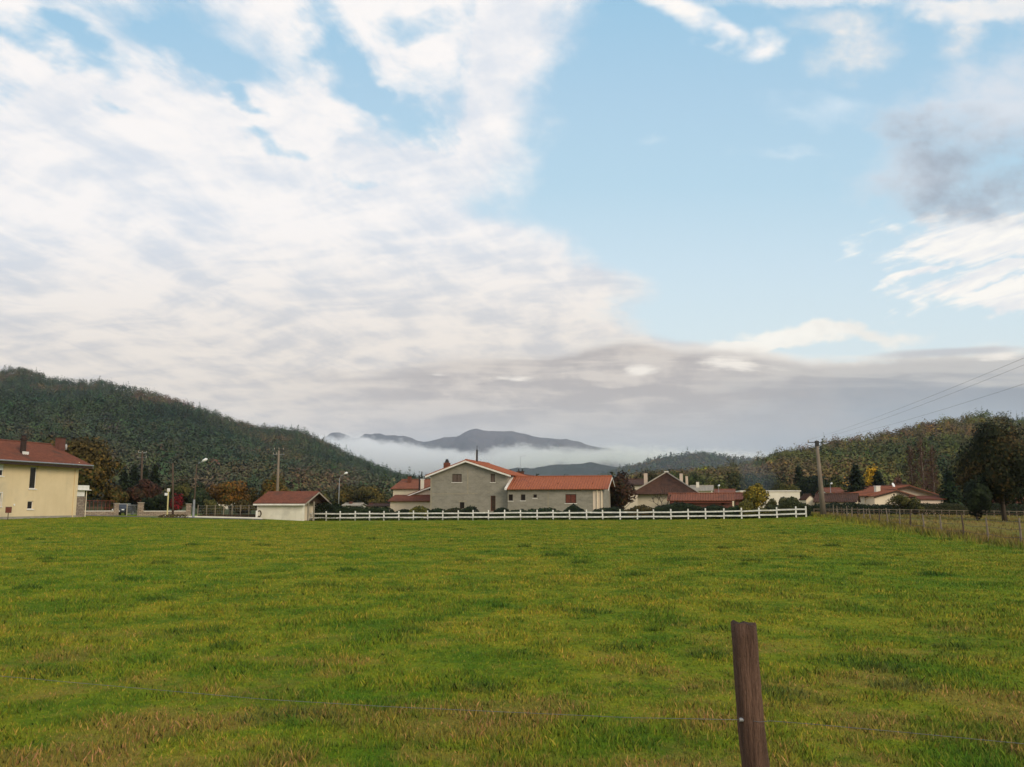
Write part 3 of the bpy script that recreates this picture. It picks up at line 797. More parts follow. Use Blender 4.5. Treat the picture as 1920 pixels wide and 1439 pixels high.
def chimney(par, x, y, z0, z1, w=.5, d=.5, mat='render_white', cap='concrete', pots=0, capname='cap'):
    c = MB().box(x - w / 2, x + w / 2, y - d / 2, y + d / 2, z0, z1).build('chimney', M[mat], par)
    MB().box(x - w / 2 - .06, x + w / 2 + .06, y - d / 2 - .06, y + d / 2 + .06, z1 + .001, z1 + .09).build(capname, M[cap], c)
    if pots:
        g = MB()
        for i in range(pots):
            xx = x + (i - (pots - 1) / 2) * w * .5
            g.tube([(xx, y, z1 + .09), (xx, y, z1 + .42)], [.12, .09], 8); g.tube([(xx, y, z1 + .42), (xx, y, z1 + .48)], [.16, .05], 8)
        g.build('chimney_pot', M['metal_dark'], c)
    return c

def gable_y(par, x0, x1, y0, y1, eave, ridge, wall, roof, over=.45, xr=None, vover=.35, holes=(), lholes=(), rholes=(), trim='white_trim', period=.26, zb=-.6, eave2=None):
    """house whose ridge runs front to back; gable to the front.  Returns pitch lookup"""
    xr = (x0 + x1) / 2 if xr is None else xr
    e2_ = eave if eave2 is None else eave2
    top = lambda s: eave + (ridge - eave) * (s - x0) / (xr - x0) if s <= xr else e2_ + (ridge - e2_) * (x1 - s) / (x1 - xr)
    mb = MB()
    wall_face(mb, side_map('front', y0), x0, x1, zb, top, [xr], holes)
    wall_face(mb, side_map('back', y1), x0, x1, zb, top, [xr])
    wall_face(mb, side_map('left', x0), y0, y1, zb, lambda s: eave, (), lholes)
    wall_face(mb, side_map('right', x1), y0, y1, zb, lambda s: e2_, (), rholes)
    w = mb.build('wall', M[wall], par)
    sl, sr = (ridge - eave) / (xr - x0), (ridge - e2_) / (x1 - xr)
    rb = MB(); u = .14
    ya, yb = y0 - vover, y1 + vover
    tile_plane(rb, (x0 - over, yb, eave - sl * over + u), (x0 - over, ya, eave - sl * over + u), (xr, ya, ridge + u), (xr, yb, ridge + u), period)
    tile_plane(rb, (x1 + over, ya, e2_ - sr * over + u), (x1 + over, yb, e2_ - sr * over + u), (xr, yb, ridge + u), (xr, ya, ridge + u), period)
    ridge_cap(rb, (xr, ya, ridge + u + .02), (xr, yb, ridge + u + .02))
    r = rb.build('roof', M[roof], par)
    if trim:
        for s_, xe, ze in ((-1, x0 - over, eave - sl * over), (1, x1 + over, e2_ - sr * over)):
            xr_ = xr - s_ * -.002
            tb = MB(); tb.prism([(xe, ya - .04, ze + u - .34), (xe, ya - .04, ze + u - .11), (xr_, ya - .04, ridge + u - .11), (xr_, ya - .04, ridge + u - .34)], (0, .035, 0))
            tb.build('bargeboard', M[trim], r)
    return w, r, top
def gable_x(par, x0, x1, y0, y1, eave, ridge, wall, roof, over=.45, vover=.35, holes=(), lholes=(), rholes=(), trim='white_trim', period=.26, zb=-.6, yr=None, skip_left=False, fascia=None):
    """house whose ridge runs along the front"""
    yr = (y0 + y1) / 2 if yr is None else yr
    top = lambda s: eave + (ridge - eave) * ((s - y0) / (yr - y0) if s <= yr else (y1 - s) / (y1 - yr))
    mb = MB()
    wall_face(mb, side_map('front', y0), x0, x1, zb, lambda s: eave, (), holes)
    wall_face(mb, side_map('back', y1), x0, x1, zb, lambda s: eave)
    if not skip_left: wall_face(mb, side_map('left', x0), y0, y1, zb, top, [yr], lholes)
    wall_face(mb, side_map('right', x1), y0, y1, zb, top, [yr], rholes)
    w = mb.build('wall', M[wall], par)
    sf, sb = (ridge - eave) / (yr - y0), (ridge - eave) / (y1 - yr)
    rb = MB(); u = .14; xa = x0 if skip_left else x0 - vover; xb = x1 + vover
    tile_plane(rb, (xa, y0 - over, eave - sf * over + u), (xb, y0 - over, eave - sf * over + u), (xb, yr, ridge + u), (xa, yr, ridge + u), period)
    tile_plane(rb, (xb, y1 + over, eave - sb * over + u), (xa, y1 + over, eave - sb * over + u), (xa, yr, ridge + u), (xb, yr, ridge + u), period)
    ridge_cap(rb, (xa, yr, ridge + u + .02), (xb, yr, ridge + u + .02))
    r = rb.build('roof', M[roof], par)
    if trim:
        for xe, dd in ((xa - .035, .035), (xb, .035)):
            if skip_left and xe < x0: continue
            for ye, ze in ((y0 - over, eave - sf * over), (y1 + over, eave - sb * over)):
                tb = MB(); tb.prism([(xe, ye, ze + u - .30), (xe, ye, ze + u - .11), (xe, yr, ridge + u - .11), (xe, yr, ridge + u - .30)], (dd, 0, 0))
                tb.build('bargeboard', M[trim], r)
    if fascia:
        MB().box(xa + .01, xb - .01, y0 - over + .03, y0 - over + .09, eave - sf * over + u - .34, eave - sf * over + u - .12).build('fascia', M[fascia], r)
    return w, r, top

A0 = 14.3
# ------------------------------------------------------------------ yellow house at the left edge
f = Frame(143, 92, -78.7)
hs = empty('yellow_house', f.loc, f.rz, 'two storey pale yellow house with red tiled roof at the left edge of the meadow', 'house')
Ew = f.hit(143, 868)[1]
Rd = Ew + 1.95
holes = [f.rect(57.5, 875, 67, 917), f.rect(52, 940, 61.5, 955)]
hsh = f.rect(-14, 866, 6, 893); hlo = f.rect(-16, 924, 2, 950)
w, r, tp = gable_x(hs, -15.0, 0.0, 0.0, 9.0, Ew, Rd, 'render_yellow', 'tile_old', over=.95, vover=1.0, holes=holes + [hsh, hlo], trim='concrete', fascia='flue_dark')
mp = side_map('front', 0.0)
opening(hs, mp, holes[0], fw=.07, mull=False)
opening(hs, mp, holes[1], fw=.06, mull=False)
opening(hs, mp, hsh, shutter=.58); opening(hs, mp, hlo, surround=.06)
x, z = f.hit(43, 845, 1.3)
MB().tube([(x, 1.3, Ew), (x, 1.3, z + 1.05)], .27, 12).tube([(x, 1.3, z + 1.05), (x, 1.3, z + 1.15)], .38, 12).tube([(x, 1.3, z + 1.2), (x, 1.3, z + 1.5)], [.26, .24], 12).tube([(x, 1.3, z + 1.5), (x, 1.3, z + 1.58)], [.36, .10], 12).build('flue', M['flue_dark'], hs)
MB().box(x - .40, x + .40, .93, 1.0, z - .42, z - .12).build('flashing', M['white_trim'], hs)
x, z = f.hit(112, 848, 3.2)
c = chimney(hs, x, 3.2, Ew, z + 1.5, .9, .55, 'brick', 'wood_dark')
MB().box(x - .5, x + .5, 2.84, 2.9, z - .25, z - .02).build('flashing', M['white_trim'], c)
dish = MB().tube([(x + .55, 3.0, z + .6), (x + .62, 2.96, z + .6)], [.10, .33], 14).build('satellite_dish', M['lamp_white'], c)
g = MB().tube([(-.55, -.06, -.3), (-.55, -.06, Ew - .15), (-.55, -.45, Ew + .02)], .05, 8).build('drainpipe', M['render_yellow'], hs)
g = MB().tube([(-15.9, -.98, Ew - .28), (.98, -.98, Ew - .28)], .075, 8).build('gutter', M['metal_grey'], hs)
# stone pillared porch past the far corner
po = MB().box(.003, 1.75, .35, .80, -.6, f.hit(150, 931)[1]).build('porch', M['stone'], hs)
zt_ = f.hit(150, 919)[1]
MB().box(.003, 1.5, .25, 3.2, f.hit(150, 931)[1] + .004, zt_ - .04).box(-.0, 2.1, -.1, 3.4, zt_ - .03, zt_ + .05).box(.05, 1.85, 0, .14, zt_ + .052, zt_ + .5).build('balcony', M['white_trim'], po)
MB().tube([(1.85, .3, -.3), (1.85, .3, zt_ - .06)], .05, 6).build('drainpipe', M['render_cream'], po)
MB().box(-15.0, 0, -.035, -.003, -.5, .22).build('plinth', M['concrete'], hs)
x, z = f.hit(26, 947); MB().tube([(x, -.06, z), (x, -.003, z)], .11, 10).build('vent', M['white_trim'], hs)
MB().box(-.62, -5.9, .01, .02, 0, .1) if False else None
# little service box on a stake in front of it
P = at(16, 957, 80.0)
hb = empty('service_box', (P.x, P.y, G(P.x, P.y)), .35, 'small brown service box on a stake in front of the yellow house', 'box')
zc_ = P.z - G(P.x, P.y)
MB().box(-.24, .24, -.12, .12, zc_ - .25, zc_ + .28).build('casing', M['wood_red'], hb, bevel=.02)
MB().box(-.27, .27, -.15, .15, zc_ + .281, zc_ + .32).build('lid', M['concrete'], hb)
MB().bar((0, 0, -.3), (0, 0, zc_ - .25), .06, .06, (0, 1, 0)).build('stake', M['wood_pole'], hb)

# ------------------------------------------------------------------ lane, kerb
def strip(name, pts, wid, dz_, material):
    P = []
    for i, (x, y) in enumerate(pts):
        P.append([(x, y + wid * k, G(x, y + wid * k) + dz_) for k in (0, .25, .5, .75, 1)])
    return link(name, grid_mesh(name, np.array(P)), material)
M['asphalt'] = pm('lane_asphalt', (.085, .078, .072), (.12, .11, .10), 2.0, .9, .2, .01)
xs = np.linspace(-62, -29.6, 60)
o = strip('lane', [(x, 101.5 + (x + 45) * -.10) for x in xs], 5.0, .035, M['asphalt']); tag(o, kind='structure')
ks = [(x, 107.5 + (x + 33) * -.16) for x in np.linspace(-44, -31, 24)]
mb = MB()
for (xa, ya), (xb, yb) in zip(ks, ks[1:]):
    za, zb_ = G(xa, ya), G(xb, yb)
    mb.add([(xa, ya, za - .1), (xb, yb, zb_ - .1), (xb, yb, zb_ + .16), (xa, ya, za + .16), (xa, ya + .22, za - .1), (xb, yb + .22, zb_ - .1), (xb, yb + .22, zb_ + .16), (xa, ya + .22, za + .16)],
           [(0, 1, 2, 3), (3, 2, 6, 7), (5, 4, 7, 6)])
tag(mb.build('kerb', M['white_trim']), kind='structure')

# ------------------------------------------------------------------ stone garden wall with pillars, gate, car
def stone_wall(px0, px1, Y0, Y1, label, top_py=959.5, pillars=()):
    a, b_ = at(px0, 965, Y0), at(px1, 965, Y1)
    L = math.hypot(b_.x - a.x, b_.y - a.y); rz = math.atan2(b_.y - a.y, b_.x - a.x)
    z0 = (G(a.x, a.y) + G(b_.x, b_.y)) / 2
    e = empty('garden_wall', (a.x, a.y, z0), rz, label, 'wall', 'low rubble stone walls beside the lane')
    H = at(px0, top_py, Y0).z - z0
    MB().box(0, L, 0, .35, -.6, H).build('masonry', M['stone'], e)
    MB().box(-.0, L, -.05, .40, H + .001, H + .08).build('coping', M['white_trim'], e)
    for pp, wpx, topy in pillars:
        s = (pp - px0) / (px1 - px0) * L; zz = at(pp, topy, (Y0 + Y1) / 2).z - z0; w_ = wpx / 14.3 / 2
        p = MB().box(s - w_, s + w_, -.12, .5, -.6, zz).build('pillar', M['stone'], e)
        MB().box(s - w_ - .06, s + w_ + .06, -.18, .56, zz + .001, zz + .09).build('cap', M['concrete'], p)
    return e
stone_wall(142, 221, 108, 111, 'low stone garden wall with pale coping beside the yellow house', pillars=[(217.5, 8, 945)])
stone_wall(259, 357, 112, 114, 'low stone garden wall between two pillars, behind the yellow post', pillars=[(263, 10, 943.5), (353, 9, 946)])
# wire mesh panel on the first wall
a, b_ = at(160, 950, 109.2), at(213, 950, 111.2)
e = empty('mesh_screen', (a.x, a.y, G(a.x, a.y)), math.atan2(b_.y - a.y, b_.x - a.x), 'brown mesh screen standing behind the low stone wall next to the yellow house', 'screen')
L = (b_ - a).length; mb = MB()
for i in range(8): mb.bar((L * i / 7, 0, -.2), (L * i / 7, 0, 1.85), .06, .06, (0, 1, 0))
for zz in (.9, 1.83): mb.bar((0, .0, zz), (L, .0, zz), .04, .05)
mb.build('frame', M['wood_red'], e)
mb = MB()
for i in range(int(L / .16)): mb.bar((i * .16, .05, .1), (i * .16, .05, 1.8), .045, .02, (0, 1, 0))
mb.build('lath', M['wood_dark'], e)
# gate leaf
a, b_ = at(238, 957, 112), at(258, 957, 112.4)
e = empty('garden_gate', (a.x, a.y, G(a.x, a.y)), math.atan2(b_.y - a.y, b_.x - a.x), 'white framed garden gate standing between the car and the stone pillar', 'gate')
L = (b_ - a).length; mb = MB()
for x in (0, L): MB().bar((x, 0, -.2), (x, 0, 1.5), .12, .12, (0, 1, 0)).build('post', M['concrete'], e)
mb = MB(); mb.bar((.06, 0, 1.35), (L - .06, 0, 1.35), .05, .06); mb.bar((.06, 0, .2), (L - .06, 0, .2), .05, .06)
for i in range(1, 9): mb.bar((L * i / 9, 0, .23), (L * i / 9, 0, 1.32), .025, .025, (0, 1, 0))
mb.build('leaf_bars', M['metal_grey'], e)
# parked car in the drive, seen end on
def make_car(x, y, rz, label):
    z = G(x, y)
    e = empty('parked_car', (x, y, z), rz, label, 'car')
    M['car_paint'] = pm('dark_car_paint', (.018, .022, .030), (.022, .026, .034), 3, .25); M['car_paint'].node_tree.nodes['Principled BSDF'].inputs['Specular IOR Level'].default_value = .6
    sec = [(-2.1, .45, .62, .80), (-2.0, .35, .90, .84), (-1.1, .30, 1.0, .86), (0, .28, 1.0, .87), (1.2, .30, 1.0, .86), (2.0, .38, .92, .80), (2.12, .45, .66, .76)]
    vs = []; fs = []
    for y_, z0_, z1_, w_ in sec:
        vs += [(-w_, y_, z0_), (-w_ * 1.02, y_, (z0_ + z1_) / 2), (-w_ * .93, y_, z1_), (w_ * .93, y_, z1_), (w_ * 1.02, y_, (z0_ + z1_) / 2), (w_, y_, z0_)]
    for i in range(len(sec) - 1):
        for k in range(6): fs.append((i * 6 + k, i * 6 + (k + 1) % 6, (i + 1) * 6 + (k + 1) % 6, (i + 1) * 6 + k))
    fs.append((5, 4, 3, 2, 1, 0)); fs.append(tuple(36 + k for k in range(6)))
    MB().add(vs, fs).build('body', M['car_paint'], e, bevel=.04)
    lo = [(-.78, -1.25, .99), (.78, -1.25, .99), (.78, 1.7, .99), (-.78, 1.7, .99)]; hi_ = [(-.60, -.45, 1.46), (.60, -.45, 1.46), (.60, 1.2, 1.46), (-.60, 1.2, 1.46)]
    MB().add(lo + hi_, [(0, 1, 5, 4), (1, 2, 6, 5), (2, 3, 7, 6), (3, 0, 4, 7)]).build('windscreen', M['glass'], e)
    MB().box(-.61, .61, -.47, 1.22, 1.461, 1.50).build('roof_panel', M['lamp_white'], e, bevel=.015)
    wh = None
    for sx in (-.80, .80):
        for sy in (-1.35, 1.35):
            w_ = MB().tube([(sx - .10, sy, .32), (sx + .10, sy, .32)], .32, 16).build('wheel', M['black'], e)
            MB().tube([(sx - .11, sy, .32), (sx + .11, sy, .32)], .19, 12).build('rim', M['metal_grey'], w_)
    for sx in (-.62, .62):
        MB().box(sx - .16, sx + .16, -2.09, -1.98, .66, .80).build('headlight', M['lamp_white'], e, bevel=.02)
    MB().box(-.26, .26, -2.15, -2.11, .48, .59).build('number_plate', M['lamp_white'], e)
    MB().box(-.82, .82, -2.16, -2.05, .34, .46).build('bumper', M['metal_dark'], e, bevel=.03)
P = at(230.5, 960, 117.5)
make_car(P.x, P.y, .12, 'dark car with a white roof parked in the gateway behind the stone wall')

# yellow post with signs
P = at(313.5, 969, 106)
e = empty('sign_post', (P.x, P.y, G(P.x, P.y)), 0, 'yellow post with two small pale boxes at its top, left of the bare wooden pole', 'sign post')
MB().tube([(0, 0, -.3), (-.03, 0, 3.35)], .085, 8).build('post', M['yellow_paint'], e)
MB().box(-.16, .14, -.1, .1, 3.1, 3.5).build('box', M['white_trim'], e, bevel=.02)
MB().box(-.42, -.05, -.13, -.1, 2.62, 2.95).build('plate', M['lamp_white'], e)
# ------------------------------------------------------------------ poles and lamps
def pole(px, py0, px1, py1, Y, name, label, mat, r0, r1, cat='pole', group=None):
    a = at(px, py0, Y); b_ = at(px1, py1, Y); z0 = G(a.x, a.y) - .2
    e = empty(name, (a.x, a.y, z0), 0, label, cat, group)
    top = (b_.x - a.x, 0, b_.z - z0)
    MB().tube([(0, 0, 0), tuple(c * .5 for c in top), top], [r0, (r0 + r1) / 2, r1], 10).build('shaft', M[mat], e, True)
    return e, Vector(top), Vector((a.x, a.y, z0))
e, tp_, o_ = pole(324.5, 968, 324, 869, 103, 'wooden_pole', 'bare dark wooden pole between the yellow post and the street lamp', 'wood_pole', .13, .09)
def lamp(px, py0, px1, py1, Y, hx0, hy0, hx1, hy1, label, r=.08, foot=None):
    e, tp_, o_ = pole(px, py0, px1, py1, Y, 'street_lamp', label, 'wood_pole' if foot else 'metal_grey', r, r * .6, 'street lamp', 'street lamps along the lane')
    h0 = at(hx0, hy0, Y) - o_; h1 = at(hx1, hy1, Y) - o_
    MB().tube([tuple(tp_ - Vector((0, 0, .25))), tuple(tp_ + Vector(((h0.x - tp_.x) * .3, 0, (h0.z - tp_.z) * .6))), tuple(h0)], .035, 6).build('arm', M['metal_grey'], e)
    mid = (h0 + h1) / 2
    hd = MB().tube([tuple(h0), tuple(h0.lerp(h1, .35) + Vector((0, 0, .06))), tuple(h0.lerp(h1, .8) + Vector((0, 0, .05))), tuple(h1)], [.06, .16, .17, .05], 10).build('lamp_head', M['lamp_white'], e, True)
    hd.scale = (1, 1.3, 1)
    if foot:
        MB().tube([(0, 0, .1), (.0, 0, foot)], [r * 1.5, r * 1.35], 10).build('sleeve', M['metal_grey'], e)
    return e
lamp(362.5, 968, 369, 871, 106, 378, 867, 389, 861, 'taller street lamp beside the end pillar of the stone wall', .10, 2.4)
lamp(635, 942, 636.5, 897, 128, 645, 890, 652, 887, 'street lamp behind the hedge, right of the small white shed', .07)
lamp(1347.5, 925, 1347.5, 913, 150, 1346, 912, 1350, 911, 'small street lamp seen above the low red roofed outbuilding', .06)
lamp(1557, 925, 1557, 911, 150, 1557, 908.5, 1561, 907, 'street lamp just right of the big concrete pole', .06)

def crossarm(e, tp_, w, z=0.0, ins=(-1, 0, 1), mat='metal_dark', th=.09):
    c = MB().bar((tp_.x - w / 2, 0, tp_.z + z), (tp_.x + w / 2, 0, tp_.z + z), th, th).build('crossarm', M[mat], e)
    pts = []
    for k in ins:
        g = MB()
        x = tp_.x + k * w / 2 * .96
        g.tube([(x, 0, tp_.z + z + .03), (x, 0, tp_.z + z + .28)], [.07, .045], 8); pts.append(Vector((x, 0, tp_.z + z + .28)))
        g.build('insulator', M['concrete'], c)
    return pts
e, tp_, pA = pole(1544, 962, 1531.5, 829, 99, 'power_pole', 'tall concrete power pole with one crossarm at the end of the white fence', 'concrete_pole', .34, .15, 'power pole')
insA = [Vector((p.x + pA.x, pA.y, p.z + pA.z)) for p in crossarm(e, tp_, 2.05, -.05)]
MB().box(tp_.x - .19, tp_.x + .19, -.17, .17, tp_.z - .5, tp_.z + .12).build('pole_cap', M['metal_dark'], e)
e, tp_, pB = pole(520, 925, 523, 845, 120, 'power_pole', 'concrete power pole rising behind the small white shed', 'concrete_pole', .24, .13, 'power pole')
insB = [Vector((p.x + pB.x, pB.y, p.z + pB.z)) for p in crossarm(e, tp_, 1.3, .1)]
crossarm(e, tp_, 1.6, -.55, (-1, -.4), 'metal_grey', .06)
e, tp_, pC = pole(265, 935, 267, 848, 135, 'power_pole', 'power pole standing among the dark conifers left of the lamp', 'wood_pole', .20, .12, 'power pole')
insC = [Vector((p.x + pC.x, pC.y, p.z + pC.z)) for p in crossarm(e, tp_, 1.3, -.1, mat='metal_grey')]
crossarm(e, tp_, 1.4, -.9, (-1, 1), 'metal_grey', .06)
M['wire'] = pm('grey_cable', (.12, .12, .125), (.10, .10, .10), 3, .7)
def wire(a, b_, sag, r, label, n=24, grp='overhead cables'):
    a, b_ = Vector(a), Vector(b_); pts = []
    for i in range(n + 1):
        t = i / n; p = a.lerp(b_, t); p.z -= sag * 4 * t * (1 - t); pts.append(p)
    o = MB().tube(pts, r, 5).build('overhead_cable', M['wire'], None, True)
    return tag(o, label, 'cable', grp)
for i, (I, (pxe, pye), lb) in enumerate(zip(insA, [(1920, 651), (1920, 664), (1920, 700)], ['topmost of the three cables climbing right from the big concrete pole', 'middle one of the three cables climbing right from the big concrete pole', 'lowest of the three cables climbing right from the big concrete pole'])):
    E_ = at(pxe, pye, 38.0 if i < 2 else 39.0)
    if i == 1: E_ = at(pxe, pye, 38.6)
    far_ = I + (E_ - I) * 1.5
    # small sag: the line runs almost straight in the photo
    wire(I, far_, .55, .006, lb)
wire(insC[1], at(-60, 806, 105) , .5, .008, 'dark cable running left from the pole among the conifers')
wire(insC[1] + Vector((.3, 0, 0)), insB[0], .9, .005, 'thin cable between the two power poles on the left')

# ------------------------------------------------------------------ concrete post fence along the lane
a, b_ = at(371, 960, 114), at(482, 960, 117)
e = empty('mesh_fence', (a.x, a.y, (G(a.x, a.y) + G(b_.x, b_.y)) / 2), math.atan2(b_.y - a.y, b_.x - a.x), 'grey mesh fence on slim concrete posts left of the white shed', 'fence')
L = (b_ - a).length
for i in range(8):
    x = L * i / 7
    MB().box(x - .05, x + .05, -.05, .05, -.5, 1.62).build('post', M['concrete_pole'], e)
mb = MB()
for zz in (.45, .8, 1.15, 1.5): mb.bar((0, .07, zz), (L, .07, zz), .012, .012)
for i in range(int(L / .25)): mb.bar((i * .25, .085, .3), (i * .25, .085, 1.55), .008, .008, (0, 1, 0))
mb.build('mesh', M['metal_grey'], e)
MB().box(0, L, -.05, .05, -.5, .32).build('gravel_board', M['wood_dark'], e)

# ------------------------------------------------------------------ small white shed with red roof
f = Frame(482.5, 109, A0)
e = empty('garden_shed', f.loc, f.rz, 'small white shed with red tiled roof at the left end of the rail fence', 'shed')
x1 = f.hit(568, 950)[0]; yb = f.hitx(611, 950, x1)[0]
ev = f.hit(500, 942.5)[1]; rd = f.hit(550, 923.5, yb / 2)[1]
top = None
mb = MB()
wall_face(mb, side_map('front', 0), 0, x1, -.6, lambda s: ev)
wall_face(mb, side_map('back', yb), 0, x1, -.6, lambda s: ev)
wall_face(mb, side_map('left', 0), 0, yb, -.6, lambda s: ev + (rd - ev) * (1 - abs(s - yb / 2) / (yb / 2)), [yb / 2])
wall_face(mb, side_map('right', x1 - .02), 0, .5, -.6, lambda s: ev)
mb.build('wall', M['render_white'], e)
MB().box(x1 - 1.2, x1 - 1.1, .3, yb - .1, -.5, ev).build('inner_wall', M['render_cream'], e)
g = MB()
for yy0 in (1.6, 3.1, yb - .1): MB().bar((x1 - .1, yy0, -.5), (x1 - .1, yy0, ev + .1), .16, .16, (0, 1, 0)).build('post', M['concrete'], e)
MB().prism([(x1 - .35, .1, ev - .1), (x1 - .35, yb - .1, ev - .1), (x1 - .35, yb / 2, rd - .1)], (.05, 0, 0)).build('gable_boarding', M['wood_dark'], e)
rb = MB(); ov = .5; sl = (rd - ev) / (yb / 2); u = .14; xa, xb = -.35, x1 + .55
tile_plane(rb, (xa, -ov, ev - sl * ov + u), (xb, -ov, ev - sl * ov + u), (xb, yb / 2, rd + u), (xa + .0, yb / 2, rd + u))
tile_plane(rb, (xb, yb + ov, ev - sl * ov + u), (xa, yb + ov, ev - sl * ov + u), (xa, yb / 2, rd + u), (xb, yb / 2, rd + u))
r = rb.build('roof', M['tile_old'], e)
for ye in (-ov, yb + ov): MB().prism([(xb + .0, ye, ev - sl * ov + u - .28), (xb, ye, ev - sl * ov + u - .1), (xb, yb / 2, rd + u - .1), (xb, yb / 2, rd + u - .28)], (.04, 0, 0)).build('bargeboard', M['concrete'], r)
MB().box(xa + .02, xb - .02, -ov + .02, -ov + .08, ev - sl * ov + u - .30, ev - sl * ov + u - .1).build('fascia', M['white_trim'], r)
MB().tube([(.12, -.08, -.3), (.12, -.08, ev - .2)], .05, 8).build('drainpipe', M['white_trim'], e)
# hose reel against the shed
P = at(487, 964, 108.5); 
h = empty('hose_reel', (P.x, P.y - .25, G(P.x, P.y)), 0, 'white hose reel with a dark coil leaning on the left end of the shed', 'hose reel')
MB().box(-.42, -.12, -.1, .1, .15, 1.0).build('casing', M['white_trim'], h, bevel=.03)
ring = [(.05 + .22 * math.cos(t_), -.12, .62 + .36 * math.sin(t_)) for t_ in np.linspace(-2.2, 2.2, 16)]
MB().tube(ring, .085, 6).build('hose', M['wood_dark'], h)

# ------------------------------------------------------------------ white rail fence
def fy(q): return 105 / (1 + .254 * q)
posts = [570, 587, 612, 638, 666, 693, 720, 748, 775, 802, 830, 859, 887, 916, 946, 976, 1007, 1037, 1068, 1100, 1130, 1163, 1195, 1225.5, 1258, 1290.5, 1323, 1357, 1390.5, 1423.5, 1457, 1492.5, 1511.5]
fe = empty('rail_fence', (0, 105, 0), 0, 'long white post and rail fence along the far edge of the meadow', 'fence')
FP = []
for i, px in enumerate(posts):
    q = uv(px, 965)[0]; Y = fy(q); x = q * Y; z = G(x, Y); FP.append(Vector((x, Y, z)))
    zz = MB(); lean = random.uniform(-.03, .03)
    hgt = 1.22 + random.uniform(-.04, .04)
    zz.bar((x, Y - 105, z - .4), (x + lean, Y - 105, z + hgt), .15, .12, (0, 1, 0))
    o = zz.build('post', M['white_paint'], fe, bevel=.012)
for k, (lo, hi_) in enumerate(((.30, .46), (.80, .96))):
    for i in range(len(FP) - 1):
        a, b_ = FP[i], FP[i + 1]
        d1, d2 = random.uniform(-.03, .03), random.uniform(-.03, .03)
        mid = (a + b_) / 2; zz = MB()
        zz.bar((a.x, a.y - 105 - .1, a.z + (lo + hi_) / 2 + d1), (b_.x, b_.y - 105 - .1, b_.z + (lo + hi_) / 2 + d2), .035, (hi_ - lo), (0, 0, 1))
        if i % 1 == 0: zz.build('rail', M['white_paint'], fe)

# ------------------------------------------------------------------ wire fence on the right
wf = empty('wire_fence', (30, 60, 0), 0, 'wire fence on weathered wooden posts running away along the right side of the meadow', 'fence')
pxs = [1975, 1900, 1840, 1795, 1754, 1722, 1697, 1677, 1656, 1640, 1624, 1612, 1600, 1590, 1581, 1572, 1564, 1556, 1550, 1540, 1532]
WP = []
for i, px in enumerate(pxs):
    Y = 25152 / (px - 1298.6); x = .2116 * Y + 15.72; z = G(x, Y)
    WP.append(Vector((x - 30, Y - 60, z)))
    hgt = 1.28 + random.uniform(-.15, .12); lx, ly = random.uniform(-.10, .10), random.uniform(-.06, .06)
    MB().tube([(x - 30, Y - 60, z - .4), (x - 30 + lx * .5 + .01, Y - 60, z + hgt * .5), (x - 30 + lx, Y - 60 + ly, z + hgt)], [.060, .050, .038], 7).build('post', M['wood_pole'] if i % 3 == 0 else M['concrete_pole'], wf)
for k, hz_ in enumerate((.35, .75, 1.12)):
    mb = MB()
    for a, b_ in zip(WP, WP[1:]):
        pts = []
        for j in range(5):
            t_ = j / 4; p = a.lerp(b_, t_); p.z += hz_ - .10 * 4 * t_ * (1 - t_) * random.uniform(.3, 1); pts.append(p + Vector((-.07, 0, 0)))
        mb.tube(pts, .008, 4, False)
    mb.build('wire', M['metal_dark'], wf)

# ------------------------------------------------------------------ post and wire in the foreground
nf = at(1393, 1168, 5.4)
pbase = Vector((nf.x + .075, 5.4, G(nf.x, 5.4)))
npst = empty('fence_post', tuple(pbase), 0, 'dark brown wooden post standing close to the camera in the foreground', 'post')
H_ = nf.z - pbase.z
rr_ = random.Random(5)
vs = []; fs = []; ns, nl = 14, 22
for j in range(nl):
    t_ = j / (nl - 1); zz = -.4 + (H_ + .4) * t_; cx = .03 * (1 - t_) - .075 * t_ + .008 * math.sin(t_ * 7)
    for k in range(ns):
        an = 2 * math.pi * k / ns
        sq = 1 / max(abs(math.cos(an)), abs(math.sin(an))) ** .55
        R_ = .0735 * sq * (1 + .05 * math.sin(an * 5 + 1.3) + .03 * math.sin(an * 9 + zz * 6) + rr_.uniform(-.02, .02)) * (1 + .05 * math.sin(zz * 3))
        vs.append((cx + R_ * math.cos(an), R_ * math.sin(an), zz + (rr_.uniform(-.018, .012) if j == nl - 1 else 0)))
for j in range(nl - 1):
    for k in range(ns): fs.append((j * ns + k, j * ns + (k + 1) % ns, (j + 1) * ns + (k + 1) % ns, (j + 1) * ns + k))
vs.append((-.07, 0, H_ - .012)); c_i = len(vs) - 1
for k in range(ns): fs.append(((nl - 1) * ns + k, (nl - 1) * ns + (k + 1) % ns, c_i))
M['post_wood'] = pm('weathered_post_wood', (.165, .095, .065), (.065, .036, .025), 14.0, .9, 1.0, .05, stretch=(1, 1, .10), c3=(.125, .082, .062), s3=2.2)
MB().add(vs, fs).build('stake', M['post_wood'], npst, True)
zi = at(1372, 1350, 5.35).z - pbase.z
MB().tube([(-.13, -.05, zi), (-.085, -.05, zi), (-.07, -.05, zi)], [.011, .014, .010], 10).build('insulator', M['metal_grey'], npst)
M['fence_wire'] = pm('thin_electric_wire', (.16, .165, .17), (.10, .11, .11), 8, .5)
def ground_wire(pix, label):
    pts = [at(px, py, Y) for px, py, Y in pix]
    sm = []
    for a, b_ in zip(pts, pts[1:]):
        for j in range(8): sm.append(a.lerp(b_, j / 8))
    sm.append(pts[-1])
    tag(MB().tube(sm, .0016, 5).build('fence_wire', M['fence_wire'], None, True), label, 'wire')
p0 = pbase + Vector((-.12, -.05, zi))
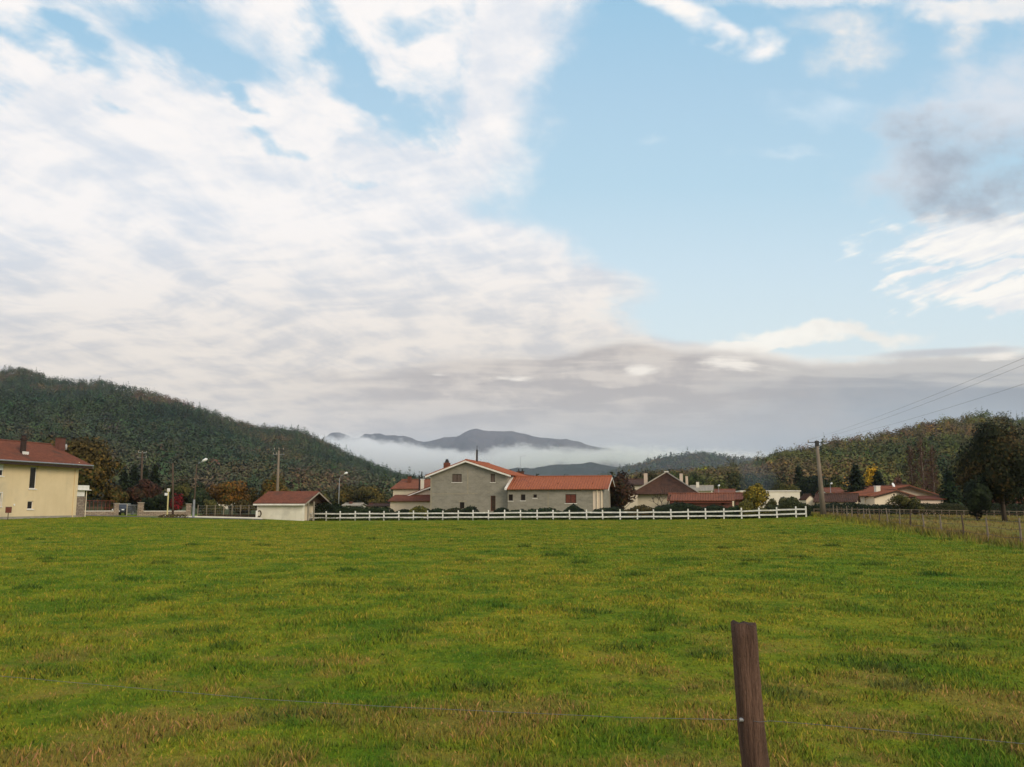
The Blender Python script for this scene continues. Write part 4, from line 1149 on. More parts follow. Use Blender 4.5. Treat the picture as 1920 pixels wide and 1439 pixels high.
def toward(pix):  return [at(px, py, Y) for px, py, Y in pix]
mb = MB()
pl_ = [p0] + toward([(1180, 1346, 5.62), (960, 1336, 5.85), (720, 1325, 6.12), (500, 1312, 6.36), (250, 1290, 6.62), (0, 1268, 6.9), (-200, 1250, 7.1)])
tag(mb.tube(pl_, .0016, 5).build('fence_wire', M['fence_wire'], None, True), 'thin wire from the foreground post to the left across the grass', 'wire')
pr_ = [pbase + Vector((-.085, -.06, zi)), pbase + Vector((-.02, -.085, zi - .004))] + toward([(1445, 1352, 5.30), (1520, 1358, 5.22), (1700, 1374, 5.05), (1920, 1395, 4.85), (2100, 1412, 4.7)])
tag(MB().tube(pr_, .0016, 5).build('fence_wire', M['fence_wire'], None, True), 'thin wire from the foreground post to the right edge', 'wire')

# ------------------------------------------------------------------ houses behind the white fence
# grey bare-block house, gable to the meadow, with a long low wing
f = Frame(806.5, 121, A0, zb=-.05)
e = empty('grey_house', f.loc, f.rz, 'unrendered grey block house with a white edged gable and a long red roofed wing', 'house')
W = f.hit(951.5, 930)[0]
ev = f.hit(806, 890)[1]; ev2 = f.hit(951, 890.5)[1]; evm = (ev + ev2) / 2
xr, rd = f.hit(875, 864.5)
hl = [f.rect(848, 889.5, 865.5, 904.5), f.rect(920, 889, 928, 904.5), f.rect(862, 942, 870.5, 954), f.rect(920, 930, 929, 958.5)]
D = 11.0
w, r, tp = gable_y(e, 0, W, 0, D, evm, rd, 'block', 'tile_new', over=.62, vover=.55, xr=xr, holes=hl)
mp = side_map('front', 0.0)
opening(e, mp, hl[0], pane='wood_shutter', frame='wood_dark', sill='white_trim', mull=True)
opening(e, mp, hl[1], pane='wood_shutter', frame='wood_dark')
opening(e, mp, hl[2], pane='inside', frame='wood_dark', sill=False)
opening(e, mp, hl[3], kind='door', pane='wood_dark', frame='wood_red', sill=False)
# pale tie beams and lintels, flush trims slightly proud
tb = MB()
xx, zz = f.hit(877, 910); tb.box(xx - .10, xx + .10, -.012, .0, zz - 1.2, zz + 2.2)
zz = f.hit(870, 926)[1]; tb.box(.1, W * .62, -.010, .0, zz - .07, zz + .07)
tb.box(.0, .22, -.014, .0, -.4, evm - .3)
M['pale_mortar'] = pm('pale_mortar', (.34, .30, .225), (.25, .22, .165), 1.2, .95, c3=(.22, .195, .145), s3=.7)
tb.build('tie_beam', M['pale_mortar'], w)
zb_ = f.hit(866, 941)[1]; MB().box(hl[2][0] - .15, hl[2][1] + .35, -.03, -.001, hl[2][3] + .002, hl[2][3] + .25).build('lintel', M['pale_mortar'], w)
x, z = f.hit(865, 864, 3.0)
x = f.hit(838, 875, 2.0)[0]; zt2 = f.hit(838, 868, 2.0)[1]
c = MB().box(x - .42, x + .42, 1.7, 2.3, evm, zt2).build('chimney', M['tile_old'], e)
g = MB().tube([(x, 2, zt2), (x, 2, zt2 + .25)], .30, 10).tube([(x, 2, zt2 + .25), (x, 2, zt2 + .42)], [.22, .20], 10).tube([(x, 2, zt2 + .42), (x, 2, zt2 + .5)], [.28, .1], 10); g.build('cowl', M['metal_dark'], c)
x, zt2 = f.hit(894.5, 836, 4.5)
MB().tube([(x, 4.5, rd - 1.2), (x, 4.5, zt2 - .6)], .13, 10).tube([(x, 4.5, zt2 - .6), (x, 4.5, zt2)], .05, 8).build('flue', M['metal_dark'], e)
MB().box(x - .20, x - .13, 4.45, 4.55, rd - .9, zt2 - .9).build('flue_bracket', M['lamp_white'], e)
# the wing
yw = -.9
xw0 = f.hit(951.5, 930, yw)[0] + .02; xw1, _ = f.hit(1131, 940, yw)
evw = f.hit(1040, 917.5, yw - .35)[1] + .10; Dw = 7.0; rdw = f.hit(1060, 893.5, yw + Dw / 2)[1] - .16
hw = [f.rect(953.5, 927.5, 961.5, 939.5, yw), f.rect(976.5, 927.5, 985, 939, yw), f.rect(1000, 927.5, 1006.5, 934, yw), f.rect(1060, 927, 1080.5, 944, yw)]
hw = [(max(h[0], xw0 + .12), h[1], h[2], h[3]) for h in hw]
w2, r2, _t = gable_x(e, xw0, xw1, yw, yw + Dw, evw, rdw, 'block', 'tile_new', over=.5, vover=.75, holes=hw, skip_left=True, period=.36)
w2.name = 'wing_wall'; r2.name = 'wing_roof'
mp = side_map('front', yw)
for h in hw[:3]: opening(e, mp, h, pane='inside', frame='wood_dark', mull=False)
opening(e, mp, hw[3], pane='wood_red', frame='wood_dark', mull=True)
sl = (rdw - evw) / (Dw / 2)
MB().prism([(xw0 - .3, yw - .55, evw - sl * .55 + .05), (xw0 - .3, yw - .55, evw - sl * .55 + .30), (xw0 - .3, yw + Dw / 2, rdw + .36), (xw0 - .3, yw + Dw / 2, rdw + .05)], (.28, 0, 0)).build('verge', M['white_trim'], r2)
for pp in (1120, 1128):
    x = f.hit(pp, 940, yw)[0]; MB().tube([(x, yw - .12, -.3), (x, yw - .12, evw - .25)], .07, 8).build('drainpipe', M['render_cream'], e)
x = f.hit(1028, 940, yw)[0]; MB().box(x - .1, x + .1, yw - .012, yw, -.4, evw - .4).build('tie_beam', M['pale_mortar'], w2)
MB().box(f.hit(1112, 940, yw)[0], xw1 - .05, yw - .015, yw, -.4, evw - .35).build('render_patch', M['render_pink'], w2)
x, z = f.hit(1046, 909, yw + 1.3); MB().tube([(x, yw + 1.3, evw), (x, yw + 1.3, z + .22)], .12, 8).build('roof_vent', M['tile_old'], r2)
x, z = f.hit(1111, 907, yw + 1.3); MB().tube([(x, yw + 1.3, evw), (x, yw + 1.3, z + .1)], .09, 8).build('roof_vent', M['tile_old'], r2)

def add_antenna(par, x, y, z0, z1, r=.02):
    g = MB().tube([(x, y, z0), (x, y, z1)], r, 6).bar((x - .1, y, z1 - .05), (x + 1.0, y, z1 + .12), .03, .03)
    for i in range(6): g.bar((x + .1 + i * .16, y - .22, z1 - .02 + i * .028), (x + .1 + i * .16, y + .22, z1 - .02 + i * .028), .015, .015)
    return g.build('antenna', M['metal_grey'], par)

# white house glimpsed behind the grey one
f = Frame(962, 148, A0, zb=.1)
e = empty('white_house', f.loc, f.rz, 'white house showing only its gable top and chimneys behind the grey house', 'house')
x1 = f.hit(996, 900)[0]; rd = f.hit(983, 889.5)[1]; xr = f.hit(980, 890)[0]
gable_y(e, xr - 4.6, xr + 4.6, 0, 9, rd - 1.9, rd - .2, 'render_white', 'tile_old', over=.4, xr=xr)
for pp, top_ in ((957.5, 881), (972.5, 881), (979.5, 881)):
    x, z = f.hit(pp, top_, 1.5); chimney(e, x, 1.5, rd - 2.2, z - .35, .55, .5, 'tile_old', 'wood_dark', 1)
x, z = f.hit(976, 856, 2.2); add_antenna(e, x, 2.2, rd - 1.5, z)

# cluster left of the grey house: upper red roof, gable with lean-to
f = Frame(735, 136, A0, zb=.0)
e = empty('cream_house', f.loc, f.rz, 'cream two storey house with faded red roof, farther back left of the grey house', 'house')
x0, ev = f.hit(737, 917); x1 = x0 + 12.0; rd = f.hit(790, 899, 4.5)[1]
gable_x(e, x0, x1, 0, 9, ev, rd - .2, 'render_cream', 'tile_mid', over=.4)
x, z = f.hit(768, 900, 3); chimney(e, x, 3, ev, z + .5, .5, .5, 'tile_old', 'wood_dark')
f = Frame(731, 129, A0, zb=.0)
e = empty('pink_house', f.loc, f.rz, 'pinkish house with a lean-to roof, half hidden by the grey house', 'house')
x0, _ = f.hit(731.5, 950); ev = f.hit(733, 938)[1]
x1 = x0 + 7.4
zu = f.hit(806, 905)[1]; xa = x0 + .0
# body with a single slope rising to the right
mb = MB(); topf = lambda s: ev + (zu - ev) * (s - x0) / (x1 - x0)
yb2 = 8.0; y2 = 2.6
wall_face(mb, side_map('front', y2), x0, x1, -.6, topf)
wall_face(mb, side_map('back', yb2), x0, x1, -.6, topf)
wall_face(mb, side_map('left', x0), 0, yb2, -.6, lambda s: ev - .25)
lz = f.hit(760, 942)[1] + .15
wall_face(mb, side_map('front', 0), x0, x1, -.6, lambda s: lz)
wall_face(mb, side_map('right', x1), 0, yb2, -.6, lambda s: lz if s < y2 else zu)
mb.build('wall', M['render_pink'], e)
rb = MB(); sl = (zu - ev) / (x1 - x0)
tile_plane(rb, (x0 - .4, yb2, ev - sl * .4 + .14), (x0 - .4, y2 - .4, ev - sl * .4 + .14), (x1 + .2, y2 - .4, zu + sl * .2 + .14), (x1 + .2, yb2, zu + sl * .2 + .14))
r = rb.build('roof', M['tile_mid'], e)
MB().prism([(x0 - .4, y2 - .44, ev - sl * .4 - .12), (x0 - .4, y2 - .44, ev - sl * .4 + .05), (x1 + .2, y2 - .44, zu + sl * .2 + .05), (x1 + .2, y2 - .44, zu + sl * .2 - .12)], (0, .03, 0)).build('bargeboard', M['white_trim'], r)
lt = f.hit(770, 928, y2)[1]
rb = MB(); tile_plane(rb, (x0 - .3, -.4, lz + .02), (x1 + .3, -.4, lz + .02), (x1 + .3, y2 - .003, lt), (x0 - .3, y2 - .003, lt))
rb.build('lean_to_roof', M['tile_old'], e)
x, z = f.hit(792, 899.5, 3.5); c = chimney(e, x, 3.5, ev, z, .42, .42, 'render_white', 'lamp_white')
MB().tube([(x - .1, 3.5, z + .1), (x - .1, 3.5, z + 1.2)], .09, 8).build('flue', M['metal_dark'], c)
x, z = f.hit(786.5, 892, 4.2); MB().tube([(x, 4.2, ev), (x, 4.2, z)], .11, 8).build('flue', M['metal_dark'], e)
hx = f.rect(803.5, 914, 806.5, 920, y2); hx = (hx[0] - .5, hx[0] + .15, hx[2], hx[3])
MB().box(hx[0] + .55, hx[1] + .45, y2 - .02, y2 - .002, hx[2], hx[3]).build('window', M['glass'], e)

# low sheds and far roofs left, behind the hedge
def small_house(px0, px1, Y, py_ev, py_rd, ang, wall, roof, label, name='house', axis='x', depth=7, cat='house', chims=(), zb=.05, trim=None, over=.4, holespx=(), vover=.35):
    f = Frame(px0, Y, ang, zb=zb)
    e = empty(name, f.loc, f.rz, label, cat)
    x1 = f.hit(px1, 930)[0]
    ev = f.hit((px0 + px1) / 2, py_ev)[1]
    hs_ = [f.rect(*h) for h in holespx]
    if axis == 'x':
        rd = f.hit((px0 + px1) / 2, py_rd, depth / 2)[1]
        gable_x(e, 0, x1, 0, depth, ev, max(rd - .15, ev + .3), wall, roof, over=over, trim=trim, holes=hs_, vover=vover)
    else:
        rd = f.hit((px0 + px1) / 2, py_rd, 0)[1]
        gable_y(e, 0, x1, 0, depth, ev, rd - .15, wall, roof, over=over, trim=trim, holes=hs_, vover=vover)
    for h in hs_: opening(e, side_map('front', 0), h, frame='wood_dark', mull=False)
    for cp in chims:
        pp, pt, pb, yy0, mat_, w_ = cp
        x, z = f.hit(pp, pt, yy0); z2 = f.hit(pp, pb, yy0)[1]
        chimney(e, x, yy0, z2 - .8, z, w_, w_, mat_, 'wood_dark')
    return f, e
small_house(409, 425, 260, 942, 935, 0, 'render_cream', 'render_cream', 'tiny cream gabled house seen far off under the orange tree', axis='y', depth=8, over=.2, trim='white_trim')
small_house(643, 672, 150, 949, 946.5, 5, 'render_white', 'concrete', 'low white walled outbuilding peeping over the hedge beside the white shed', 'outbuilding', 'x', 5, 'outbuilding', chims=[(658, 941, 946, 2, 'brick', .5)])
small_house(691, 735, 145, 950, 947.5, 10, 'render_pink', 'tile_brown', 'low brown roofed outbuilding between the hedge and the pinkish house', 'outbuilding', 'x', 5, 'outbuilding', chims=[(696, 943, 949, 2, 'brick', .6)])

# dark hipped roof house
f = Frame(1196, 124, A0, zb=.1)
e = empty('dark_roofed_house', f.loc, f.rz, 'cream house under a big dark brown hipped roof, left of the low barn', 'house')
x1 = f.hit(1300, 940)[0]; ev = f.hit(1196, 925)[1] + .05
xa, ya_, za = f.hit(1249.5, 886.5, 4.3)[0], 4.3, f.hit(1249.5, 886.5, 4.3)[1]
D = 13
mb = MB()
for k, (c_, s0, s1) in (('front', (0, 0, x1)), ('back', (D, 0, x1)), ('left', (0, 0, D)), ('right', (x1, 0, D))): wall_face(mb, side_map(k, c_), s0, s1, -.6, lambda s: ev)
mb.build('wall', M['render_cream'], e)
ov = .95; ez = ev - .18
c0, c1, c2, c3_ = (-ov, -ov, ez), (x1 + ov, -ov, ez), (x1 + ov, D + ov, ez), (-ov, D + ov, ez)
ra, rb2 = (xa, ya_, za), (xa, D - 4, za)
rb = MB()
tile_plane(rb, c0, c1, ra, ra, .3); tile_plane(rb, c3_, c0, ra, rb2, .3); tile_plane(rb, c1, c2, rb2, ra, .3); tile_plane(rb, c2, c3_, rb2, rb2, .3)
r = rb.build('roof', M['tile_brown'], e)
g = MB()
for cc in (c0, c1): g.tube([tuple(Vector(cc) + Vector((0, 0, .08))), (ra[0], ra[1], ra[2] + .08)], .09, 6)
g.build('hip_tiles', M['concrete'], r)
MB().box(xa - .3, xa + .3, ya_ - .25, ya_ + .3, za + .05, za + .2).build('ridge_cap', M['white_trim'], r)
for pp, pt, yy0, w_ in ((1210.5, 887.5, 5.5, .5), (1277, 888, 6.5, .45), (1287.5, 893, 7.5, .35)):
    x, z = f.hit(pp, pt, yy0); chimney(e, x, yy0, ev + .3, z, w_, w_, 'render_pink', 'wood_dark', 1 if pp < 1220 else 0)
small_house(1168, 1205, 145, 910, 899, A0, 'render_cream', 'tile_brown', 'cream house with a dark roof half hidden by creepers, left of the big hipped roof', axis='x', depth=8)
small_house(1296, 1334, 150, 921, 911, A0, 'render_white', 'concrete', 'white house with a pale sloping roof just right of the big dark hipped roof', axis='x', depth=9, chims=[(1308, 904, 915, 3, 'render_white', .5)])
small_house(1330, 1376, 160, 925, 918, A0, 'render_cream', 'tile_mid', 'red roofed house seen behind the low barn, right of the white house', axis='x', depth=8)
# long low red roofed brick barn
f = Frame(1256, 117, A0, zb=.15)
e = empty('low_barn', f.loc, f.rz, 'long low red brick barn with a ribbed red roof behind the round hedges', 'barn')
x1 = f.hit(1373, 940)[0]; ev = f.hit(1310, 938.5)[1]; rd = f.hit(1310, 925.5, 2.6)[1] - .15
hb_ = [f.rect(1352, 941, 1358, 947)]
gable_x(e, 0, x1, 0, 5.2, ev, rd, 'brick', 'tile_mid', over=.45, trim=None, period=.34, holes=hb_)
opening(e, side_map('front', 0), hb_[0], pane='inside', frame='wood_dark', sill=False, mull=False)
MB().box(0, x1, -.40, -.34, ev - .36, ev - .2).build('fascia', M['wood_red'], e)
small_house(1379, 1404, 126, 937, 925, A0, 'brick', 'tile_old', 'dark red roofed outbuilding between the barn and the yellow tree', 'outbuilding', 'x', 6, 'outbuilding', trim=None)
# white long building behind the yellow tree
f = Frame(1390, 165, A0 - 6, zb=.2)
e = empty('flat_roofed_building', f.loc, f.rz, 'long white flat roofed building behind the yellow tree and the olive bushes', 'building')
x1 = f.hit(1500, 930)[0]; ev = f.hit(1450, 922)[1]
hh_ = []
mb = MB(); wall_face(mb, side_map('front', 0), 0, x1, -.6, lambda s: ev, (), hh_); wall_face(mb, side_map('left', 0), 0, 9, -.6, lambda s: ev); wall_face(mb, side_map('right', x1), 0, 9, -.6, lambda s: ev); wall_face(mb, side_map('back', 9), 0, x1, -.6, lambda s: ev)
mb.build('wall', M['render_white'], e); MB().box(-.2, x1 + .2, -.2, 9.2, ev + .002, ev + .2).build('roof', M['white_trim'], e)
for h in hh_: opening(e, side_map('front', 0), h, mull=False)
# shed with cream gable right of the pole
f = Frame(1512.5, 132, -38, zb=.35)
e = empty('long_shed', f.loc, f.rz, 'low shed with a long dark roof right of the big concrete pole', 'shed')
# here the ridge runs away to the right: build as gable_x and show its left gable
D = 4.6
yl, _ = 0, 0
f2 = Frame(1530, 130, 27, zb=.35)
e.location = f2.loc; e.rotation_euler = (0, 0, f2.rz)
x1 = f2.hit(1603, 940)[0]; ev = f2.hit(1560, 941)[1]; D = 5.0; rd = f2.hit(1560, 927, D / 2)[1] - .1
gable_x(e, 0, x1, 0, D, ev, rd, 'render_cream', 'tile_brown', over=.4, trim=None, zb=-.8)
f3 = Frame(1512, 131, 0, zb=.35)
g3 = empty('gable_hut', f3.loc, 0, 'little cream gabled hut at the left end of the low dark roofed shed', 'hut')
x3 = f3.hit(1528, 940)[0]; rz3 = f3.hit(1519, 929)[1]
gable_y(g3, 0, x3, 0, 3.0, f3.hit(1519, 937.5)[1], rz3, 'render_cream', 'tile_brown', over=.15, vover=.1, trim=None, zb=-.8, xr=x3 * .5)
small_house(1552, 1583, 175, 924, 915.5, 5, 'render_white', 'tile_mid', 'small white house with a red hipped looking roof above the dark shed', axis='x', depth=7, zb=.2)
# terracotta roofed house at the right
f = Frame(1622, 133, -8, zb=.3)
e = empty('terracotta_house', f.loc, f.rz, 'wide cream bungalow with broad terracotta roofs and a white chimney behind the right hedge', 'house')
x1 = f.hit(1752, 940)[0]; xr, rd = f.hit(1699, 909.5)
evl = f.hit(1617, 932)[1]; evr = f.hit(1768, 931)[1]
gable_y(e, 0, x1, 0, 12, evl + .15, rd - .2, 'render_cream', 'tile_mid', over=.5, vover=.9, xr=xr, eave2=evr + .2, trim='wood_dark', zb=-.9)
# front projecting lower gable and its roof
xg0, xg1 = f.hit(1640, 940, -2.5)[0], f.hit(1733, 940, -2.5)[0]; xgr, rg = f.hit(1679, 918.5, -2.5)
w_, r_, t_ = gable_y(e, xg0, xg1, -2.5, -.003, f.hit(1640, 931, -2.5)[1], rg - .15, 'render_cream', 'tile_mid', over=.3, vover=.3, xr=xgr, eave2=f.hit(1733, 937, -2.5)[1], trim='wood_dark', zb=-.9)
w_.name = 'front_wall'; r_.name = 'front_roof'
x, z = f.hit(1644.5, 912.5, .6); chimney(e, x, .6, evl, z, .7, .6, 'render_white', 'lamp_white')
x, z = f.hit(1674, 909.5, 1.0); MB().tube([(x, 1.0, z - .05), (x + .05, .9, z)], [.05, .36], 14).tube([(x, 1.02, z - 1.0), (x, 1.02, z)], .03, 6).build('satellite_dish', M['lamp_white'], e)
small_house(1727, 1768, 127, 937, 931, -8, 'render_pink', 'tile_old', 'low dark red roofed garage at the right end of the terracotta house', 'garage', 'x', 4.5, 'garage', zb=.3)
f, e = small_house(1888, 1990, 136, 931, 920, -12, 'brick', 'tile_brown', 'house with a dark roof and reddish wall at the right edge behind the big tree', axis='x', depth=9, zb=.1)
f.O
w2, r2, _t = gable_x(e, f.hit(1886, 930, -3)[0], f.hit(1990, 930, -3)[0], -3.2, -.003, f.hit(1900, 938, -3)[1], f.hit(1900, 931, -3)[1] + .2, 'brick', 'tile_mid', over=.3, trim=None, yr=-.2)
w2.name = 'porch_wall'; r2.name = 'porch_roof'

# low rail fence at the far side of the brown pasture
rf = empty('pasture_fence', (60, 128, 0), 0, 'low grey rail fence along the far edge of the brown pasture', 'fence')
pp = list(np.linspace(1526, 1990, 34)); FP2 = []
for px in pp:
    q = uv(px, 955)[0]; Y = 117 - (px - 1526) * .012; z = G(q * Y, Y)
    FP2.append(Vector((q * Y - 60, Y - 128, z)))
    MB().bar((q * Y - 60, Y - 128, z - .4), (q * Y - 60 + random.uniform(-.03, .03), Y - 128, z + .80), .07, .07, (0, 1, 0)).build('post', M['concrete_pole'], rf)
mb = MB()
for a, b_ in zip(FP2, FP2[1:]):
    mb.bar(a + Vector((0, -.08, .74)), b_ + Vector((0, -.08, .74)), .04, .06)
mb.build('top_rail', M['concrete_pole'], rf)
mb = MB()
for a, b_ in zip(FP2, FP2[1:]): mb.bar(a + Vector((0, -.08, .42)), b_ + Vector((0, -.08, .42)), .04, .10)
mb.build('lower_rail', M['wood_dark'], rf)

# ------------------------------------------------------------------ trees and shrubs
def crown_points(kind, H, R, n, rg):
    """leaf centres and normals in a crown whose base is z=0, height H, radius R"""
    if kind == 'conifer':
        t = 1 - np.sqrt(rg.random(n) * .98 + .02 * rg.random(n))   # 0 bottom .. 1 top
        nb_ = 13; ang = rg.random(n) * 2 * math.pi
        whorl = np.floor(t * 14) / 14
        br = .68 + .32 * np.sin(ang * 5 + whorl * 37) + .12 * np.sin(ang * 9 + whorl * 91)
        rmax = R * (1 - t) ** .85 * br * (.9 + .2 * np.sin(t * 14 * 2 * math.pi)) + .06 * R
        r = rmax * np.sqrt(.25 + .75 * rg.random(n))
        z = t * H - r * .22
        p = np.stack([np.cos(ang) * r, np.sin(ang) * r, z], -1)
        nor = np.stack([np.cos(ang) * .5, np.sin(ang) * .5, np.full(n, .8)], -1) + rg.normal(size=(n, 3)) * .35
        return p, nor
    K = {'round': 26, 'spread': 30, 'tall': 34, 'bush': 14, 'sparse': 22}[kind]
    cs, rs = [], []
    for i in range(K):
        while True:
            c = rg.uniform(-1, 1, 3)
            if np.linalg.norm(c) < 1: break
        c = c / max(np.linalg.norm(c), 1e-3) * rg.uniform(.30, .80)
        if kind == 'tall': c[2] = c[2] * 1.0
        wz = 1.0
        k = 1.0 - .35 * max(0, c[2])
        cs.append([c[0] * k, c[1] * k, c[2]]); rs.append(rg.uniform(.22, .42))
    cs = np.array(cs); rs = np.array(rs)
    pk = rg.choice(K, n, p=rs ** 2 / np.sum(rs ** 2))
    d = rg.normal(size=(n, 3)); d /= np.linalg.norm(d, axis=1, keepdims=True)
    rad = rs[pk][:, None] * (.55 + .5 * rg.random((n, 1)) ** .6)
    p = cs[pk] + d * rad
    p[:, 2] = np.maximum(p[:, 2], -1.0)
    nor = d + p * .5 + rg.normal(size=(n, 3)) * .4
    p = p * np.array([R, R, H / 2]) + np.array([0, 0, H / 2])
    return p, nor
def tree(px, py_top, Y, wpx, kind, cols, label, n=3900, leaf=.30, trunk=.12, name=None, cat='tree', group=None, zoff=0.0, var=.35, crown_low=None, bark='bark', px_trunk=None, seed=None, dens=1.0):
    rg = np.random.default_rng(int(px * 7 + Y) if seed is None else seed)
    a = at(px_trunk or px, 950, Y); z0 = G(a.x, a.y) + zoff
    top = at(px, py_top, Y); s = F_PX / Y
    Ht = top.z - z0; R = wpx / s / 2
    base = Ht * trunk if crown_low is None else crown_low
    e = empty(name or 'broadleaf_tree', (a.x, a.y, z0), 0, label, cat, group)
    dxc = top.x - a.x
    p, nor = crown_points(kind, Ht - base, R, int(n * dens), rg)
    p = p + np.array([dxc, 0, base])
    nor /= np.linalg.norm(nor, axis=1, keepdims=True)
    cols = np.array(cols)
    # colour patches by lobe-sized noise so the crown keeps light and dark clumps
    g = fbm(p[:, 0] / (R * .45) + px, (p[:, 2] + p[:, 1] * .7) / (R * .45) + 3, 2) + rg.normal(size=len(p)) * .16
    idx = np.clip(((g - .25) / .5 * len(cols)).astype(int), 0, len(cols) - 1)
    ti = cols[idx] * (1 - var + 2 * var * rg.random(len(p)))[:, None]
    sz = leaf * (.6 + .8 * rg.random(len(p)))
    V = leafquads(p, nor, sz)
    cn = p - np.array([dxc, 0, base + (Ht - base) * .4]); cn /= np.linalg.norm(cn, axis=1, keepdims=True)
    link('crown', quad_mesh('crown', V, 4, ti, cn * .8 + nor * .5 + np.array([0, 0, .2])), M['leaf'], e)
    mb = MB(); r0 = max(.10, Ht * .022)
    if kind == 'conifer':
        mb.tube([(0, 0, -.3), (dxc * .5, 0, Ht * .5), (dxc, 0, Ht * .97)], [r0, r0 * .6, .02], 8)
    elif kind != 'bush':
        hz_ = base + (Ht - base) * .35
        mb.tube([(0, 0, -.3), (dxc * .2, 0, base * .6), (dxc * .5, 0, hz_), (dxc, 0, Ht * .85)], [r0 * 1.25, r0, r0 * .7, .03], 8)
        for i in range(9):
            an = i * 2.4 + px; zz = base * .7 + (Ht - base) * (.05 + .055 * i); rr = R * (.75 - .04 * i)
            s0 = Vector((dxc * .4, 0, zz)); e1_ = Vector((dxc + math.cos(an) * rr, math.sin(an) * rr, zz + (Ht - base) * .28))
            md = s0.lerp(e1_, .5) + Vector((0, 0, -.25 + .1 * Ht * .3))
            mb.tube([s0, md, e1_], [r0 * .45, r0 * .25, .02], 6)
    else:
        for i in range(5):
            an = i * 1.3; mb.tube([(0, 0, -.2), (math.cos(an) * R * .4, math.sin(an) * R * .4, Ht * .6)], [.05, .02], 5)
    mb.build('trunk' if kind != 'bush' else 'stems', M[bark], e, True)
    return e
DG = [(.012, .022, .010), (.018, .032, .012), (.026, .042, .014)]
DK = [(.010, .016, .009), (.015, .023, .010), (.022, .031, .012)]
BR = [(.048, .036, .012), (.075, .052, .014), (.11, .066, .016), (.045, .046, .012)]
OR = [(.09, .05, .014), (.14, .068, .014), (.19, .082, .016), (.075, .062, .015)]
OL = [(.040, .046, .014), (.060, .060, .017), (.085, .074, .02)]
YE = [(.13, .105, .016), (.20, .150, .018), (.28, .19, .02), (.09, .085, .018)]
RD = [(.045, .020, .014), (.065, .028, .016), (.035, .024, .012)]
RE = [(.15, .012, .014), (.22, .015, .018), (.08, .012, .010), (.05, .02, .012)]
T = tree
# left
T(156, 797, 121, 172, 'round', BR, 'large brown and green tree right behind the yellow house', n=11250, leaf=.42, trunk=.10, seed=3)
T(234, 872, 150, 49, 'conifer', DK, 'leftmost of the dark conifers beside the large brown tree', n=2700, leaf=.4, name='conifer', trunk=.08)
T(253, 862, 152, 52, 'conifer', DK, 'dark pointed conifer left of the power pole', n=3000, leaf=.4, name='conifer', trunk=.08)
T(273, 866, 158, 46, 'conifer', DK, 'dark conifer directly behind the power pole', n=2550, leaf=.4, name='conifer', trunk=.08)
T(292, 864, 150, 52, 'conifer', DK, 'rightmost of the dark conifers, right of the power pole', n=3000, leaf=.4, name='conifer', trunk=.08)
T(273, 893, 132, 92, 'round', RD, 'dark reddish brown tree above the gateway and the parked car', n=6300, leaf=.34, trunk=.12)
T(212, 900, 128, 60, 'bush', BR, 'dark brown shrubs filling the garden between the large tree and the car', n=3300, leaf=.34, trunk=0, name='shrub', cat='shrub')
T(333, 922, 122, 30, 'sparse', RE, 'bright red shrub behind the bare wooden pole', n=1350, leaf=.22, trunk=.0, name='shrub', cat='shrub')
T(340, 897, 165, 60, 'round', OL, 'olive green tree behind the red shrub', n=3300, leaf=.4, trunk=.1)
T(374, 905, 150, 50, 'round', [(.02, .034, .016), (.032, .045, .02), (.045, .055, .022)], 'dull green tree right behind the taller street lamp', n=3000, leaf=.36, trunk=.1)
T(300, 922, 124, 70, 'bush', DK, 'dark shrubs behind the stone wall and the yellow post', n=2700, leaf=.3, trunk=0, name='shrub', cat='shrub')
T(432, 893, 142, 84, 'round', OR, 'broad rusty orange tree above the mesh fence', n=6300, leaf=.32, trunk=.14)
T(470, 915, 150, 60, 'round', BR, 'brown tree between the orange tree and the white shed', n=2700, leaf=.34, trunk=.12)
T(514, 886, 146, 66, 'round', [(.075, .058, .014), (.11, .068, .015), (.15, .075, .016), (.055, .055, .015)], 'orange and olive tree around the power pole behind the white shed', n=5400, leaf=.32, trunk=.12)
T(600, 922, 160, 60, 'round', OL, 'olive tree right behind the gable of the white shed', n=2550, leaf=.36, trunk=.1)
T(650, 905, 200, 60, 'round', [(.05, .048, .016), (.085, .066, .018), (.12, .082, .02)], 'yellow brown tree just right of the street lamp behind the hedge', n=3300, leaf=.42, trunk=.1)
T(697, 905, 195, 74, 'round', [(.05, .05, .018), (.08, .066, .02), (.10, .075, .02)], 'broad yellow brown tree between the lamp and the cream house', n=3600, leaf=.42, trunk=.1)
T(400, 936, 128, 70, 'bush', OL, 'low olive scrub behind the mesh fence', n=2250, leaf=.26, trunk=0, name='shrub', cat='shrub')
T(450, 936, 130, 64, 'bush', BR, 'low brown scrub behind the right half of the mesh fence', n=2250, leaf=.26, trunk=0, name='shrub', cat='shrub')
